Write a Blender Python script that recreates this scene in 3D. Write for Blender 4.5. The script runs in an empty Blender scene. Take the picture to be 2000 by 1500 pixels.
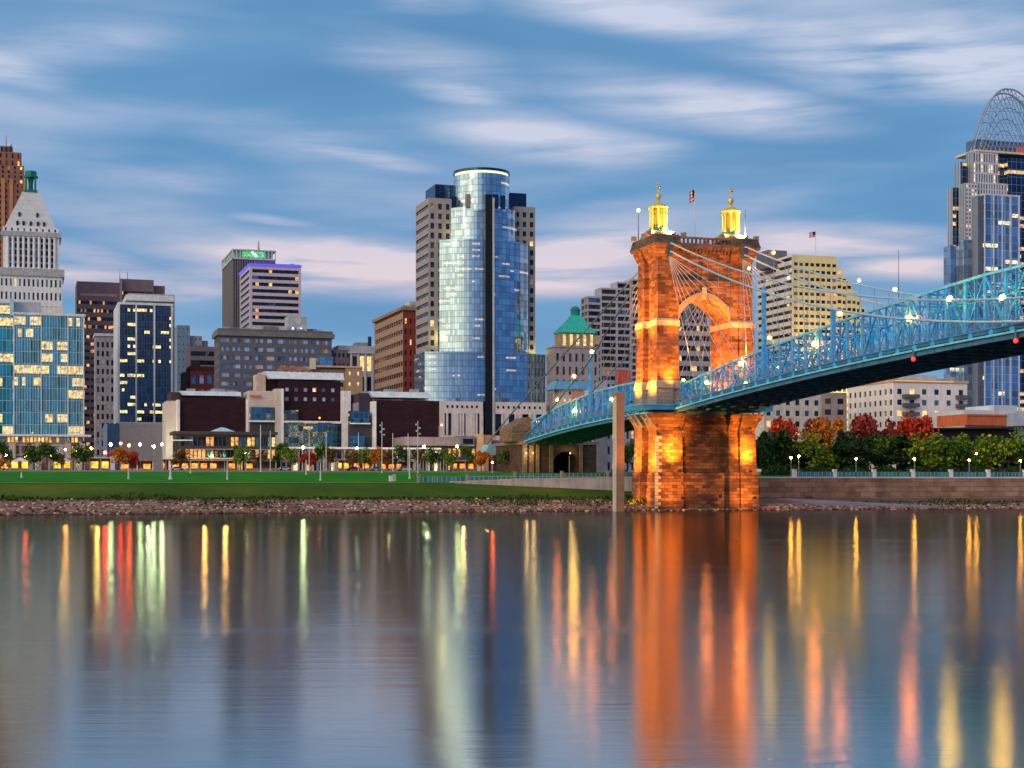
import bpy, bmesh, math, random
from math import radians, sin, cos, pi, sqrt, atan, floor
from mathutils import Vector, Matrix

sc = bpy.context.scene
COL = sc.collection
# ---------------------------------------------------------------- camera
F = 2970.0      # focal length in pixels of a 2000 px wide picture
H = 6.4         # eye height above the river
HY = 940.0      # horizon row
TH = radians(17.7)      # the street grid and the bridge are turned by this
UX, UY = cos(TH), sin(TH)
VX, VY = -sin(TH), cos(TH)
GZ = 9.5        # street level
cam_d = bpy.data.cameras.new('camera'); cam = bpy.data.objects.new('camera', cam_d); COL.objects.link(cam)
cam.location = (0, 0, H); cam.rotation_euler = (radians(90), 0, 0)
cam_d.sensor_width = 36; cam_d.lens = 36*F/2000; cam_d.shift_y = (HY-750)/2000
cam_d.clip_start = 0.5; cam_d.clip_end = 20000
sc.camera = cam
# ---------------------------------------------------------------- colour management
sc.view_settings.view_transform = 'Standard'; sc.view_settings.look = 'None'
sc.view_settings.exposure = 0.0; sc.view_settings.gamma = 1.0; sc.view_settings.use_curve_mapping = False
try:
    sc.cycles.use_denoising = True; sc.cycles.max_bounces = 6; sc.cycles.sample_clamp_indirect = 6
    sc.cycles.caustics_reflective = False; sc.cycles.caustics_refractive = False
except Exception: pass

def s2l(r, g, b):
    f = lambda v: (v/255/12.92) if v/255 <= .04045 else ((v/255+.055)/1.055)**2.4
    return (f(r), f(g), f(b))
def kx(px): return (px-1000)/F

# ---------------------------------------------------------------- node helper
class NT:
    def __init__(s, tree): s.t = tree; s.n = tree.nodes; s.l = tree.links
    def new(s, ty, **kw):
        n = s.n.new(ty)
        for k, v in kw.items(): setattr(n, k, v)
        return n
    def put(s, sock, v):
        if isinstance(v, bpy.types.NodeSocket): s.l.new(v, sock)
        elif v is not None:
            if hasattr(sock.default_value, '__len__') and len(sock.default_value) == 4 and len(v) == 3: v = (*v, 1)
            sock.default_value = v
    def math(s, op, a, b=None, c=None, clamp=False):
        n = s.new('ShaderNodeMath', operation=op, use_clamp=clamp)
        s.put(n.inputs[0], a); s.put(n.inputs[1], b) if b is not None else None
        if c is not None: s.put(n.inputs[2], c)
        return n.outputs[0]
    def vmath(s, op, a, b=None):
        n = s.new('ShaderNodeVectorMath', operation=op)
        s.put(n.inputs[0], a)
        if b is not None: s.put(n.inputs[1], b)
        return n.outputs['Value'] if op in ('LENGTH', 'DOT_PRODUCT') else n.outputs[0]
    def mix(s, f, a, b, blend='MIX'):
        n = s.new('ShaderNodeMix', data_type='RGBA', blend_type=blend)
        s.put(n.inputs[0], f); s.put(n.inputs[6], a); s.put(n.inputs[7], b)
        return n.outputs[2]
    def comb(s, x, y, z):
        n = s.new('ShaderNodeCombineXYZ')
        s.put(n.inputs[0], x); s.put(n.inputs[1], y); s.put(n.inputs[2], z); return n.outputs[0]
    def sep(s, v):
        n = s.new('ShaderNodeSeparateXYZ'); s.put(n.inputs[0], v); return n.outputs
    def mrange(s, v, a, b, c=0., d=1., kind='SMOOTHSTEP'):
        n = s.new('ShaderNodeMapRange', interpolation_type=kind)
        s.put(n.inputs[0], v); n.inputs[1].default_value = a; n.inputs[2].default_value = b
        s.put(n.inputs[3], c); s.put(n.inputs[4], d); return n.outputs[0]
    def noise(s, v, scale, detail=4, rough=.5, dist=0.):
        n = s.new('ShaderNodeTexNoise'); s.put(n.inputs['Vector'], v)
        n.inputs['Scale'].default_value = scale; n.inputs['Detail'].default_value = detail
        n.inputs['Roughness'].default_value = rough; n.inputs['Distortion'].default_value = dist
        return n.outputs[0]
    def mapping(s, v, loc=(0, 0, 0), rot=(0, 0, 0), scale=(1, 1, 1)):
        n = s.new('ShaderNodeMapping'); s.put(n.inputs[0], v)
        n.inputs[1].default_value = loc; n.inputs[2].default_value = rot; n.inputs[3].default_value = scale
        return n.outputs[0]
    def ramp(s, f, stops, interp='LINEAR'):
        n = s.new('ShaderNodeValToRGB'); r = n.color_ramp; r.interpolation = interp
        while len(r.elements) < len(stops): r.elements.new(.5)
        for e, (p, c) in zip(r.elements, stops): e.position = p; e.color = (*c, 1)
        s.put(n.inputs[0], f); return n.outputs[0]

# ---------------------------------------------------------------- sky
world = bpy.data.worlds.new('World'); sc.world = world; world.use_nodes = True
wt = NT(world.node_tree); wt.n.clear()
tc = wt.new('ShaderNodeTexCoord').outputs['Generated']
X, Y, Z = wt.sep(tc)
hl = wt.math('SQRT', wt.math('ADD', wt.math('MULTIPLY', X, X), wt.math('ADD', wt.math('MULTIPLY', Y, Y), 1e-5)))
az = wt.math('ARCTAN2', X, Y); el = wt.math('DIVIDE', Z, hl)
sky = wt.new('ShaderNodeTexSky', sky_type='NISHITA')
sky.sun_disc = False; sky.sun_elevation = radians(3); sky.sun_rotation = radians(212); sky.altitude = 150
sky.air_density = 1.2; sky.dust_density = 1.5; sky.ozone_density = 3
base = wt.ramp(wt.math('MULTIPLY', el, 2.2, clamp=True), [
    (0.0, s2l(150, 186, 218)), (.11, s2l(126, 176, 218)), (.2, s2l(120, 166, 206)), (.34, s2l(104, 155, 200)),
    (.62, s2l(102, 153, 198)), (1.0, s2l(84, 130, 176))])
cv = wt.comb(az, el, 0.)
def ang(px, py): return (atan(kx(px)), (HY-py)/F*cos(atan(kx(px))))
n1 = wt.noise(wt.mapping(cv, rot=(0, 0, radians(9)), scale=(5, 42, 1)), 1.0, 5, .55, .6)
n2 = wt.noise(wt.mapping(cv, loc=(3, 1, 0), rot=(0, 0, radians(12)), scale=(11, 85, 1)), 1.0, 4, .55, .3)
n3 = wt.noise(wt.mapping(cv, loc=(7, 2, 0), rot=(0, 0, radians(5)), scale=(3, 14, 1)), 1.0, 3, .5, .3)
streak = wt.math('ADD', wt.math('MULTIPLY', n1, .75), wt.math('MULTIPLY', n2, .35))
blobs = [  # px, py, half length, half height, slope (deg, down to the right), strength
 (20, 132, 110, 34, 8, .95), (130, 95, 200, 45, -14, .35), (900, 178, 130, 30, 10, .9), (860, 130, 280, 60, 12, .45),
 (700, 302, 150, 20, 10, .75), (560, 270, 260, 40, 9, .3), (1080, 275, 270, 45, 7, .85), (1240, 290, 140, 30, 4, .5),
 (1420, 205, 260, 56, 10, 1.1), (1470, 235, 150, 34, 4, .6), (1230, 185, 240, 60, 12, .5), (1260, 30, 330, 46, 10, .75),
 (1180, 8, 200, 30, 4, .4), (1790, 110, 380, 76, 8, 1.15), (1930, 150, 280, 50, 2, .9), (1640, 150, 180, 44, 14, .6),
 (1850, 60, 260, 60, 10, .4), (830, 5, 110, 22, 2, .75), (530, 430, 90, 12, 5, .55), (360, 360, 90, 16, 6, .35),
 (300, 330, 220, 40, 6, .25), (1000, 230, 150, 40, 8, .3), (250, 420, 280, 30, 2, .2), (1500, 330, 200, 40, 2, .22),
 (720, 520, 440, 62, 3, 1.25), (560, 545, 300, 34, 0, .75), (1130, 500, 260, 66, -4, 1.15), (1120, 545, 200, 40, -3, .7), (200, 545, 260, 38, 4, .8),
 (170, 500, 160, 26, 10, .6), (420, 560, 160, 26, 0, .6), (1600, 480, 260, 46, 6, .9), (1760, 520, 180, 34, 3, .85), (1780, 460, 200, 24, 6, .5),
 (1560, 470, 190, 40, 4, .7), (2050, 530, 200, 40, 3, .7)]
tot = None
for (bx, by, rx, ry, sl, st) in blobs:
    a0, e0 = ang(bx, by)
    # rotate so that the long axis lies along the slope (down to the right)
    d = wt.vmath('SUBTRACT', cv, (a0, e0, 0))
    d = wt.mapping(d, rot=(0, 0, radians(sl)))
    d = wt.vmath('MULTIPLY', d, (F/rx, F/ry, 0))
    L = wt.vmath('LENGTH', d)
    v = wt.mrange(L, 1.35, 0., 0., st)
    tot = v if tot is None else wt.math('MAXIMUM', tot, wt.math('ADD', v, wt.math('MULTIPLY', tot, .25)))
mod = wt.mrange(streak, .40, .68, .10, 1.15, 'LINEAR')
cl = wt.math('MULTIPLY', tot, mod)
cl = wt.math('ADD', cl, wt.mrange(wt.math('ADD', n3, wt.math('MULTIPLY', wt.math('SUBTRACT', n2, .5), .16)), .42, .78, 0., .5))
# clouds elsewhere round the horizon
away = wt.mrange(wt.math('ABSOLUTE', az), .38, .6)
cl = wt.math('ADD', cl, wt.math('MULTIPLY', away, wt.mrange(streak, .45, .75, 0., .8)))
cl = wt.math('MINIMUM', wt.math('MULTIPLY', cl, 1.12), .96)
dark = wt.mrange(n3, .25, .5, .3, 0.)
base = wt.mix(dark, base, s2l(66, 116, 166))
ccol = wt.ramp(wt.math('MULTIPLY', el, 4., clamp=True), [(0.0, s2l(206, 206, 222)), (.46, s2l(236, 214, 218)), (.72, s2l(210, 210, 226)), (1., s2l(204, 212, 232))])
col = wt.mix(cl, base, ccol)
# afterglow in the south-west, behind the camera on the left
g = wt.math('DIVIDE', wt.math('ADD', wt.math('MULTIPLY', X, -sin(radians(60))), wt.math('MULTIPLY', Y, -cos(radians(60)))), hl)
gl = wt.math('MULTIPLY', wt.mrange(g, .45, .85), wt.mrange(el, 1.3, .0))
gl = wt.math('MULTIPLY', gl, wt.mrange(el, -.15, .0))
col = wt.mix(wt.math('MULTIPLY', wt.math('MULTIPLY', wt.mrange(X, -.1, .5), wt.mrange(Y, .5, -.1)), wt.mrange(el, .9, .0, 0., .98)), col, (.045, .17, .42))
col = wt.mix(gl, col, (2.0, 1.66, 1.12))
# soft pale dusk light from the southern sky
so = wt.math('MULTIPLY', wt.mrange(Y, .1, -.9), wt.mrange(el, .15, .8))
col = wt.mix(wt.math('MULTIPLY', so, .6), col, (1.3, 1.12, 1.1))
nis = wt.vmath('SCALE', sky.outputs[0]); nis.node.inputs[3].default_value = .10
nmix = wt.mix(wt.math('MULTIPLY', wt.mrange(Y, -.2, -.6), .15), col, wt.mix(.5, nis, col))
bg = wt.new('ShaderNodeBackground'); wt.put(bg.inputs[0], nmix); bg.inputs[1].default_value = 1.0
wt.l.new(bg.outputs[0], wt.new('ShaderNodeOutputWorld').inputs[0])
world.cycles.sampling_method = 'MANUAL'; world.cycles.sample_map_resolution = 512
# ---------------------------------------------------------------- sun (last soft light from the south-west)
sd = bpy.data.lights.new('sun', 'SUN'); sun = bpy.data.objects.new('sun', sd); COL.objects.link(sun)
sd.energy = .8; sd.angle = radians(25); sd.color = (1, .82, .7)
sun.rotation_euler = Vector((sin(radians(32)), cos(radians(32)), -.4)).to_track_quat('-Z', 'Y').to_euler()

# ---------------------------------------------------------------- tagging
def tag(o, label=None, cat=None, group=None, kind=None):
    if label: o['label'] = label
    if cat: o['category'] = cat
    if group: o['group'] = group
    if kind: o['kind'] = kind
    return o
def empty(name, loc, rz=0., label=None, cat=None, group=None):
    o = bpy.data.objects.new(name, None); COL.objects.link(o); o.location = loc; o.rotation_euler = (0, 0, rz)
    o.empty_display_size = .5
    return tag(o, label, cat, group)
def copy_tree(o, loc=None, rz=None, sc_=None, label=None, parent=None):
    c = o.copy(); COL.objects.link(c); c.parent = parent
    if loc is not None: c.location = loc
    if rz is not None: c.rotation_euler = (0, 0, rz)
    if sc_ is not None: c.scale = sc_ if hasattr(sc_, '__len__') else (sc_,)*3
    if label: c['label'] = label
    for ch in o.children: copy_tree(ch, parent=c)
    return c

# ---------------------------------------------------------------- mesh builder
class MB:
    def __init__(s): s.v = []; s.f = []; s.m = []; s.mats = []; s.smooth = False
    def mi(s, m):
        if m is None: return 0
        if m not in s.mats: s.mats.append(m)
        return s.mats.index(m)
    def quad(s, a, b, c, d, m=None):
        i = len(s.v); s.v += [a, b, c, d]; s.f.append((i, i+1, i+2, i+3)); s.m.append(s.mi(m)); return s
    def poly(s, pts, m=None):
        i = len(s.v); s.v += list(pts); s.f.append(tuple(range(i, i+len(pts)))); s.m.append(s.mi(m)); return s
    def box(s, x0, x1, y0, y1, z0, z1, m=None):
        i = len(s.v)
        s.v += [(x0, y0, z0), (x1, y0, z0), (x1, y1, z0), (x0, y1, z0), (x0, y0, z1), (x1, y0, z1), (x1, y1, z1), (x0, y1, z1)]
        for f in ((0, 3, 2, 1), (4, 5, 6, 7), (0, 1, 5, 4), (1, 2, 6, 5), (2, 3, 7, 6), (3, 0, 4, 7)):
            s.f.append(tuple(i+k for k in f)); s.m.append(s.mi(m))
        return s
    def loft(s, rings, m=None, cap=True):
        n = len(rings[0]); i = len(s.v)
        for r in rings: s.v += list(r)
        for k in range(len(rings)-1):
            for j in range(n):
                a = i+k*n+j; b = i+k*n+(j+1) % n
                s.f.append((a, b, b+n, a+n)); s.m.append(s.mi(m))
        if cap:
            s.f.append(tuple(i+j for j in reversed(range(n)))); s.m.append(s.mi(m))
            s.f.append(tuple(i+(len(rings)-1)*n+j for j in range(n))); s.m.append(s.mi(m))
        return s
    def prism(s, pts, z0, z1, m=None): return s.loft([[(x, y, z0) for x, y in pts], [(x, y, z1) for x, y in pts]], m)
    def lathe(s, cx, cy, prof, n=16, m=None):
        return s.loft([[(cx+r*cos(2*pi*j/n), cy+r*sin(2*pi*j/n), z) for j in range(n)] for r, z in prof], m)
    def tube(s, pts, r, n=6, m=None):
        pts = [Vector(p) for p in pts]; rr = r if hasattr(r, '__len__') else [r]*len(pts)
        rings = []
        for k, p in enumerate(pts):
            d = (pts[min(k+1, len(pts)-1)]-pts[max(k-1, 0)]).normalized()
            a = d.cross(Vector((0, 0, 1)) if abs(d.z) < .95 else Vector((1, 0, 0))).normalized(); b = d.cross(a)
            rings.append([tuple(p+(a*cos(2*pi*j/n)+b*sin(2*pi*j/n))*rr[k]) for j in range(n)])
        return s.loft(rings, m)
    def bar(s, a, b, w, h=None, m=None):
        a, b = Vector(a), Vector(b); h = h or w; d = (b-a).normalized()
        x = d.cross(Vector((0, 0, 1)) if abs(d.z) < .95 else Vector((1, 0, 0))).normalized(); y = d.cross(x)
        q = lambda p: [tuple(p+x*w/2*i+y*h/2*j) for i, j in ((-1, -1), (1, -1), (1, 1), (-1, 1))]
        return s.loft([q(a), q(b)], m)
    def sphere(s, c, r, m=None, n=12, k=7, sz=1.):
        return s.loft([[(c[0]+r*sin(pi*max(.02, min(k-.02, i))/k)*cos(2*pi*j/n), c[1]+r*sin(pi*max(.02, min(k-.02, i))/k)*sin(2*pi*j/n), c[2]-r*sz*cos(pi*i/k)) for j in range(n)] for i in range(k+1)], m)
    def mesh(s, name, mat=None, smooth=False):
        me = bpy.data.meshes.new(name); me.from_pydata(s.v, [], s.f)
        mats = s.mats if s.mats else ([mat] if mat else [])
        for m in mats: me.materials.append(m)
        if len(mats) > 1: me.polygons.foreach_set('material_index', s.m)
        if smooth: me.polygons.foreach_set('use_smooth', [True]*len(me.polygons))
        me.update(); return me
    def build(s, name, mat=None, parent=None, smooth=False, loc=None, rz=None):
        o = bpy.data.objects.new(name, s.mesh(name, mat, smooth)); COL.objects.link(o)
        if parent: o.parent = parent
        if loc is not None: o.location = loc
        if rz is not None: o.rotation_euler = (0, 0, rz)
        return o

# ---------------------------------------------------------------- materials
_mc = {}
def newmat(name):
    m = bpy.data.materials.new(name); m.use_nodes = True; t = NT(m.node_tree)
    return m, t, t.n['Principled BSDF']
def mat(name, col, rough=.7, var=.18, scale=.35, metal=0., spec=.3, streak=.12, bump=0., bscale=3.):
    if name in _mc: return _mc[name]
    m, t, b = newmat(name); _mc[name] = m
    oc = t.new('ShaderNodeTexCoord').outputs['Object']
    n = t.noise(oc, scale, 5, .6)
    n2 = t.noise(t.mapping(oc, scale=(1.2, 1.2, .06)), 1., 3, .6)
    f = t.math('ADD', t.mrange(n, .3, .7, 1-var, 1+var, 'LINEAR'), t.mrange(n2, .35, .7, streak*.6, -streak, 'LINEAR'))
    v = t.vmath('SCALE', tuple(col)); t.put(v.node.inputs[3], f)
    t.put(b.inputs['Base Color'], v)
    b.inputs['Roughness'].default_value = rough; b.inputs['Metallic'].default_value = metal
    b.inputs['Specular IOR Level'].default_value = spec
    if bump:
        bn = t.new('ShaderNodeBump'); bn.inputs['Distance'].default_value = bump
        t.put(bn.inputs['Height'], t.noise(oc, bscale, 4, .6)); t.put(b.inputs['Normal'], bn.outputs[0])
    return m
def masonry(name, c1, c2, mortar, bw, bh, rough=.85, bump=.06, dark=(0, 0, 0), stain=.3, msize=.03, wet=False):
    if name in _mc: return _mc[name]
    m, t, b = newmat(name); _mc[name] = m
    x, y, z = t.sep(t.new('ShaderNodeTexCoord').outputs['Object'])
    uv = t.comb(t.math('ADD', x, y), z, 0.)
    br = t.new('ShaderNodeTexBrick'); t.put(br.inputs[0], uv)
    br.inputs['Color1'].default_value = (0, 0, 0, 1); br.inputs['Color2'].default_value = (1, 1, 1, 1); br.inputs['Mortar'].default_value = (.5, .5, .5, 1)
    br.inputs['Scale'].default_value = 1; br.inputs['Mortar Size'].default_value = msize; br.inputs['Brick Width'].default_value = bw
    br.inputs['Row Height'].default_value = bh; br.inputs['Bias'].default_value = 0.
    c = t.mix(br.outputs[0], c1, c2)
    nn = t.noise(t.comb(x, y, z), .25, 5, .65)
    c = t.mix(t.mrange(nn, .42, .72, 0., stain), c, dark)
    fine = t.noise(t.comb(x, y, z), 2.5, 4, .6)
    c = t.mix(t.mrange(fine, .3, .7, .35, 0.), c, dark)
    c = t.mix(br.outputs[1], c, mortar)
    if wet: c = t.mix(t.mrange(z, .75, .1, 0., .8), c, (.018, .014, .012))
    t.put(b.inputs['Base Color'], c); b.inputs['Roughness'].default_value = rough; b.inputs['Specular IOR Level'].default_value = .2
    bn = t.new('ShaderNodeBump'); bn.inputs['Distance'].default_value = bump
    hgt = t.math('ADD', t.math('MULTIPLY', t.math('SUBTRACT', 1., br.outputs[1]), 1.), t.math('ADD', t.math('MULTIPLY', fine, .8), t.math('MULTIPLY', t.mix(0., br.outputs[0], (0, 0, 0)), .7)))
    t.put(bn.inputs['Height'], hgt); t.put(b.inputs['Normal'], bn.outputs[0])
    return m
def emis(name, col, st, soft=False, base=(.1, .1, .1)):
    if name in _mc: return _mc[name]
    m, t, b = newmat(name); _mc[name] = m
    b.inputs['Base Color'].default_value = (*base, 1); b.inputs['Roughness'].default_value = .4
    b.inputs['Emission Color'].default_value = (*col, 1)
    if soft:
        geo = t.new('ShaderNodeNewGeometry').outputs['Position']
        n = t.noise(t.mapping(geo, scale=(1, 1, 1.6)), .55, 3, .7)
        t.put(b.inputs['Emission Strength'], t.mrange(n, .34, .66, st*.25, st*1.4, 'LINEAR'))
        t.put(b.inputs['Emission Color'], t.mix(t.mrange(n, .3, .7), tuple(c*f for c, f in zip(col, (1, .75, .5))), col))
    else: b.inputs['Emission Strength'].default_value = st
    if not soft and st >= 6: m.cycles.emission_sampling = 'FRONT_BACK'
    elif soft or st < 3: m.cycles.emission_sampling = 'NONE'
    return m
def pane(name, col, metal=.55, rough=.12):
    if name in _mc: return _mc[name]
    m, t, b = newmat(name); _mc[name] = m
    geo = t.new('ShaderNodeNewGeometry'); oi = t.new('ShaderNodeObjectInfo')
    w = t.new('ShaderNodeTexWhiteNoise', noise_dimensions='3D')
    t.put(w.inputs[0], t.vmath('FLOOR', t.vmath('MULTIPLY', geo.outputs['Position'], (.45, .45, .45))))
    f = t.mrange(w.outputs[0], 0, 1, .45, 1.5, 'LINEAR')
    v = t.vmath('SCALE', tuple(col)); t.put(v.node.inputs[3], f)
    t.put(b.inputs['Base Color'], v); b.inputs['Metallic'].default_value = metal; b.inputs['Roughness'].default_value = rough
    return m
def curtain(name, tint, fh, bw, lit=.1, litcol=(1, .72, .3), ls=1.5, mull=(.25, .3, .34), spand=.22, dark=.6, rough=.09, wob=.035,
            litz=(.45, .9), metal=.85, mw=.06, run=4., vmaj=0):
    """reflecting curtain wall: panes with slightly different tilt and tint, mullions, floor bands, some rooms lit"""
    if name in _mc: return _mc[name]
    m, t, b = newmat(name); _mc[name] = m
    x, y, z = t.sep(t.new('ShaderNodeTexCoord').outputs['Object'])
    h = t.math('SUBTRACT', x, t.math('MULTIPLY', y, .97))
    u = t.math('DIVIDE', h, bw); w = t.math('DIVIDE', z, fh)
    cu = t.math('FLOOR', u); cw = t.math('FLOOR', w); fu = t.math('FRACT', u); fw = t.math('FRACT', w)
    wn = t.new('ShaderNodeTexWhiteNoise', noise_dimensions='3D'); t.put(wn.inputs[0], t.comb(cu, cw, 0.))
    wr = t.new('ShaderNodeTexWhiteNoise', noise_dimensions='3D'); t.put(wr.inputs[0], t.comb(t.math('FLOOR', t.math('DIVIDE', cu, run)), cw, 5.))
    wf = t.new('ShaderNodeTexWhiteNoise', noise_dimensions='3D'); t.put(wf.inputs[0], t.comb(1., cw, 9.))
    v = t.vmath('SCALE', tuple(tint)); t.put(v.node.inputs[3], t.mrange(wn.outputs[0], 0, 1, dark, 1.15, 'LINEAR'))
    sp = t.math('LESS_THAN', fw, spand)
    c = t.mix(t.math('MULTIPLY', sp, .5), v, tuple(k*.55 for k in tint))
    ml = t.math('MAXIMUM', t.math('LESS_THAN', fu, mw), t.math('LESS_THAN', fw, .045))
    c = t.mix(ml, c, mull)
    t.put(b.inputs['Base Color'], c)
    t.put(b.inputs['Metallic'], t.math('MULTIPLY', t.math('SUBTRACT', 1., t.math('MULTIPLY', ml, .7)), metal))
    t.put(b.inputs['Roughness'], t.math('ADD', rough, t.math('MULTIPLY', ml, .3)))
    # tilt of each pane
    off = t.vmath('SCALE', t.vmath('SUBTRACT', wn.outputs[1], (.5, .5, .5))); off.node.inputs[3].default_value = wob
    nm = t.vmath('NORMALIZE', t.vmath('ADD', t.new('ShaderNodeNewGeometry').outputs['Normal'], off))
    t.put(b.inputs['Normal'], nm)
    # lit rooms
    a = t.math('LESS_THAN', wr.outputs[0], t.mrange(wf.outputs[0], .3, .9, lit*.3, lit*2.2, 'LINEAR'))
    bb = t.math('LESS_THAN', wn.outputs[0], .8)
    zz = t.math('MULTIPLY', t.math('GREATER_THAN', fw, litz[0]), t.math('LESS_THAN', fw, litz[1]))
    e = t.math('MULTIPLY', t.math('MULTIPLY', a, bb), t.math('MULTIPLY', zz, t.math('SUBTRACT', 1., ml)))
    nz = t.noise(t.comb(t.math('MULTIPLY', h, 1.), 0., t.math('MULTIPLY', z, 1.3)), .55, 4, .72)
    e = t.math('MULTIPLY', e, t.mrange(nz, .36, .62, .12, 1.35, 'LINEAR'))
    b.inputs['Emission Color'].default_value = (*litcol, 1)
    t.put(b.inputs['Emission Strength'], t.math('MULTIPLY', e, ls)); m.cycles.emission_sampling = 'NONE'
    return m
def foliage(name, c1, c2, c3, tr=.3):
    if name in _mc: return _mc[name]
    m, t, b = newmat(name); _mc[name] = m
    r = t.new('ShaderNodeNewGeometry').outputs['Random Per Island']
    n = t.noise(t.new('ShaderNodeTexCoord').outputs['Object'], .5, 3, .6)
    f = t.math('ADD', t.math('MULTIPLY', r, .6), t.math('MULTIPLY', n, .5))
    t.put(b.inputs['Base Color'], t.ramp(f, [(.2, c1), (.55, c2), (.85, c3)]))
    b.inputs['Roughness'].default_value = .7; b.inputs['Specular IOR Level'].default_value = .15
    try: b.inputs['Subsurface Weight'].default_value = 0
    except Exception: pass
    return m
WIN = {
 'dark': pane('window_dark', (.035, .045, .065)), 'blue': pane('window_blue', (.16, .27, .38), .7, .15),
 'pale': pane('window_pale', (.45, .55, .66), .5, .25), 'teal': pane('window_teal', (.12, .34, .38), .6, .15),
 'brown': pane('window_brown', (.10, .07, .055), .4, .2),
 'lit': emis('window_lit', (1., .66, .22), 1.5, True), 'warm': emis('window_warm', (1., .50, .14), 1.1, True),
 'white': emis('window_white', (1., .86, .58), 1.4, True), 'dim': emis('window_dim', (.9, .5, .2), .35, True),
}
def pick(kinds, rnd):
    r = rnd.random(); s = 0
    for k, p in kinds:
        s += p
        if r <= s: return k
    return kinds[0][0]

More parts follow.
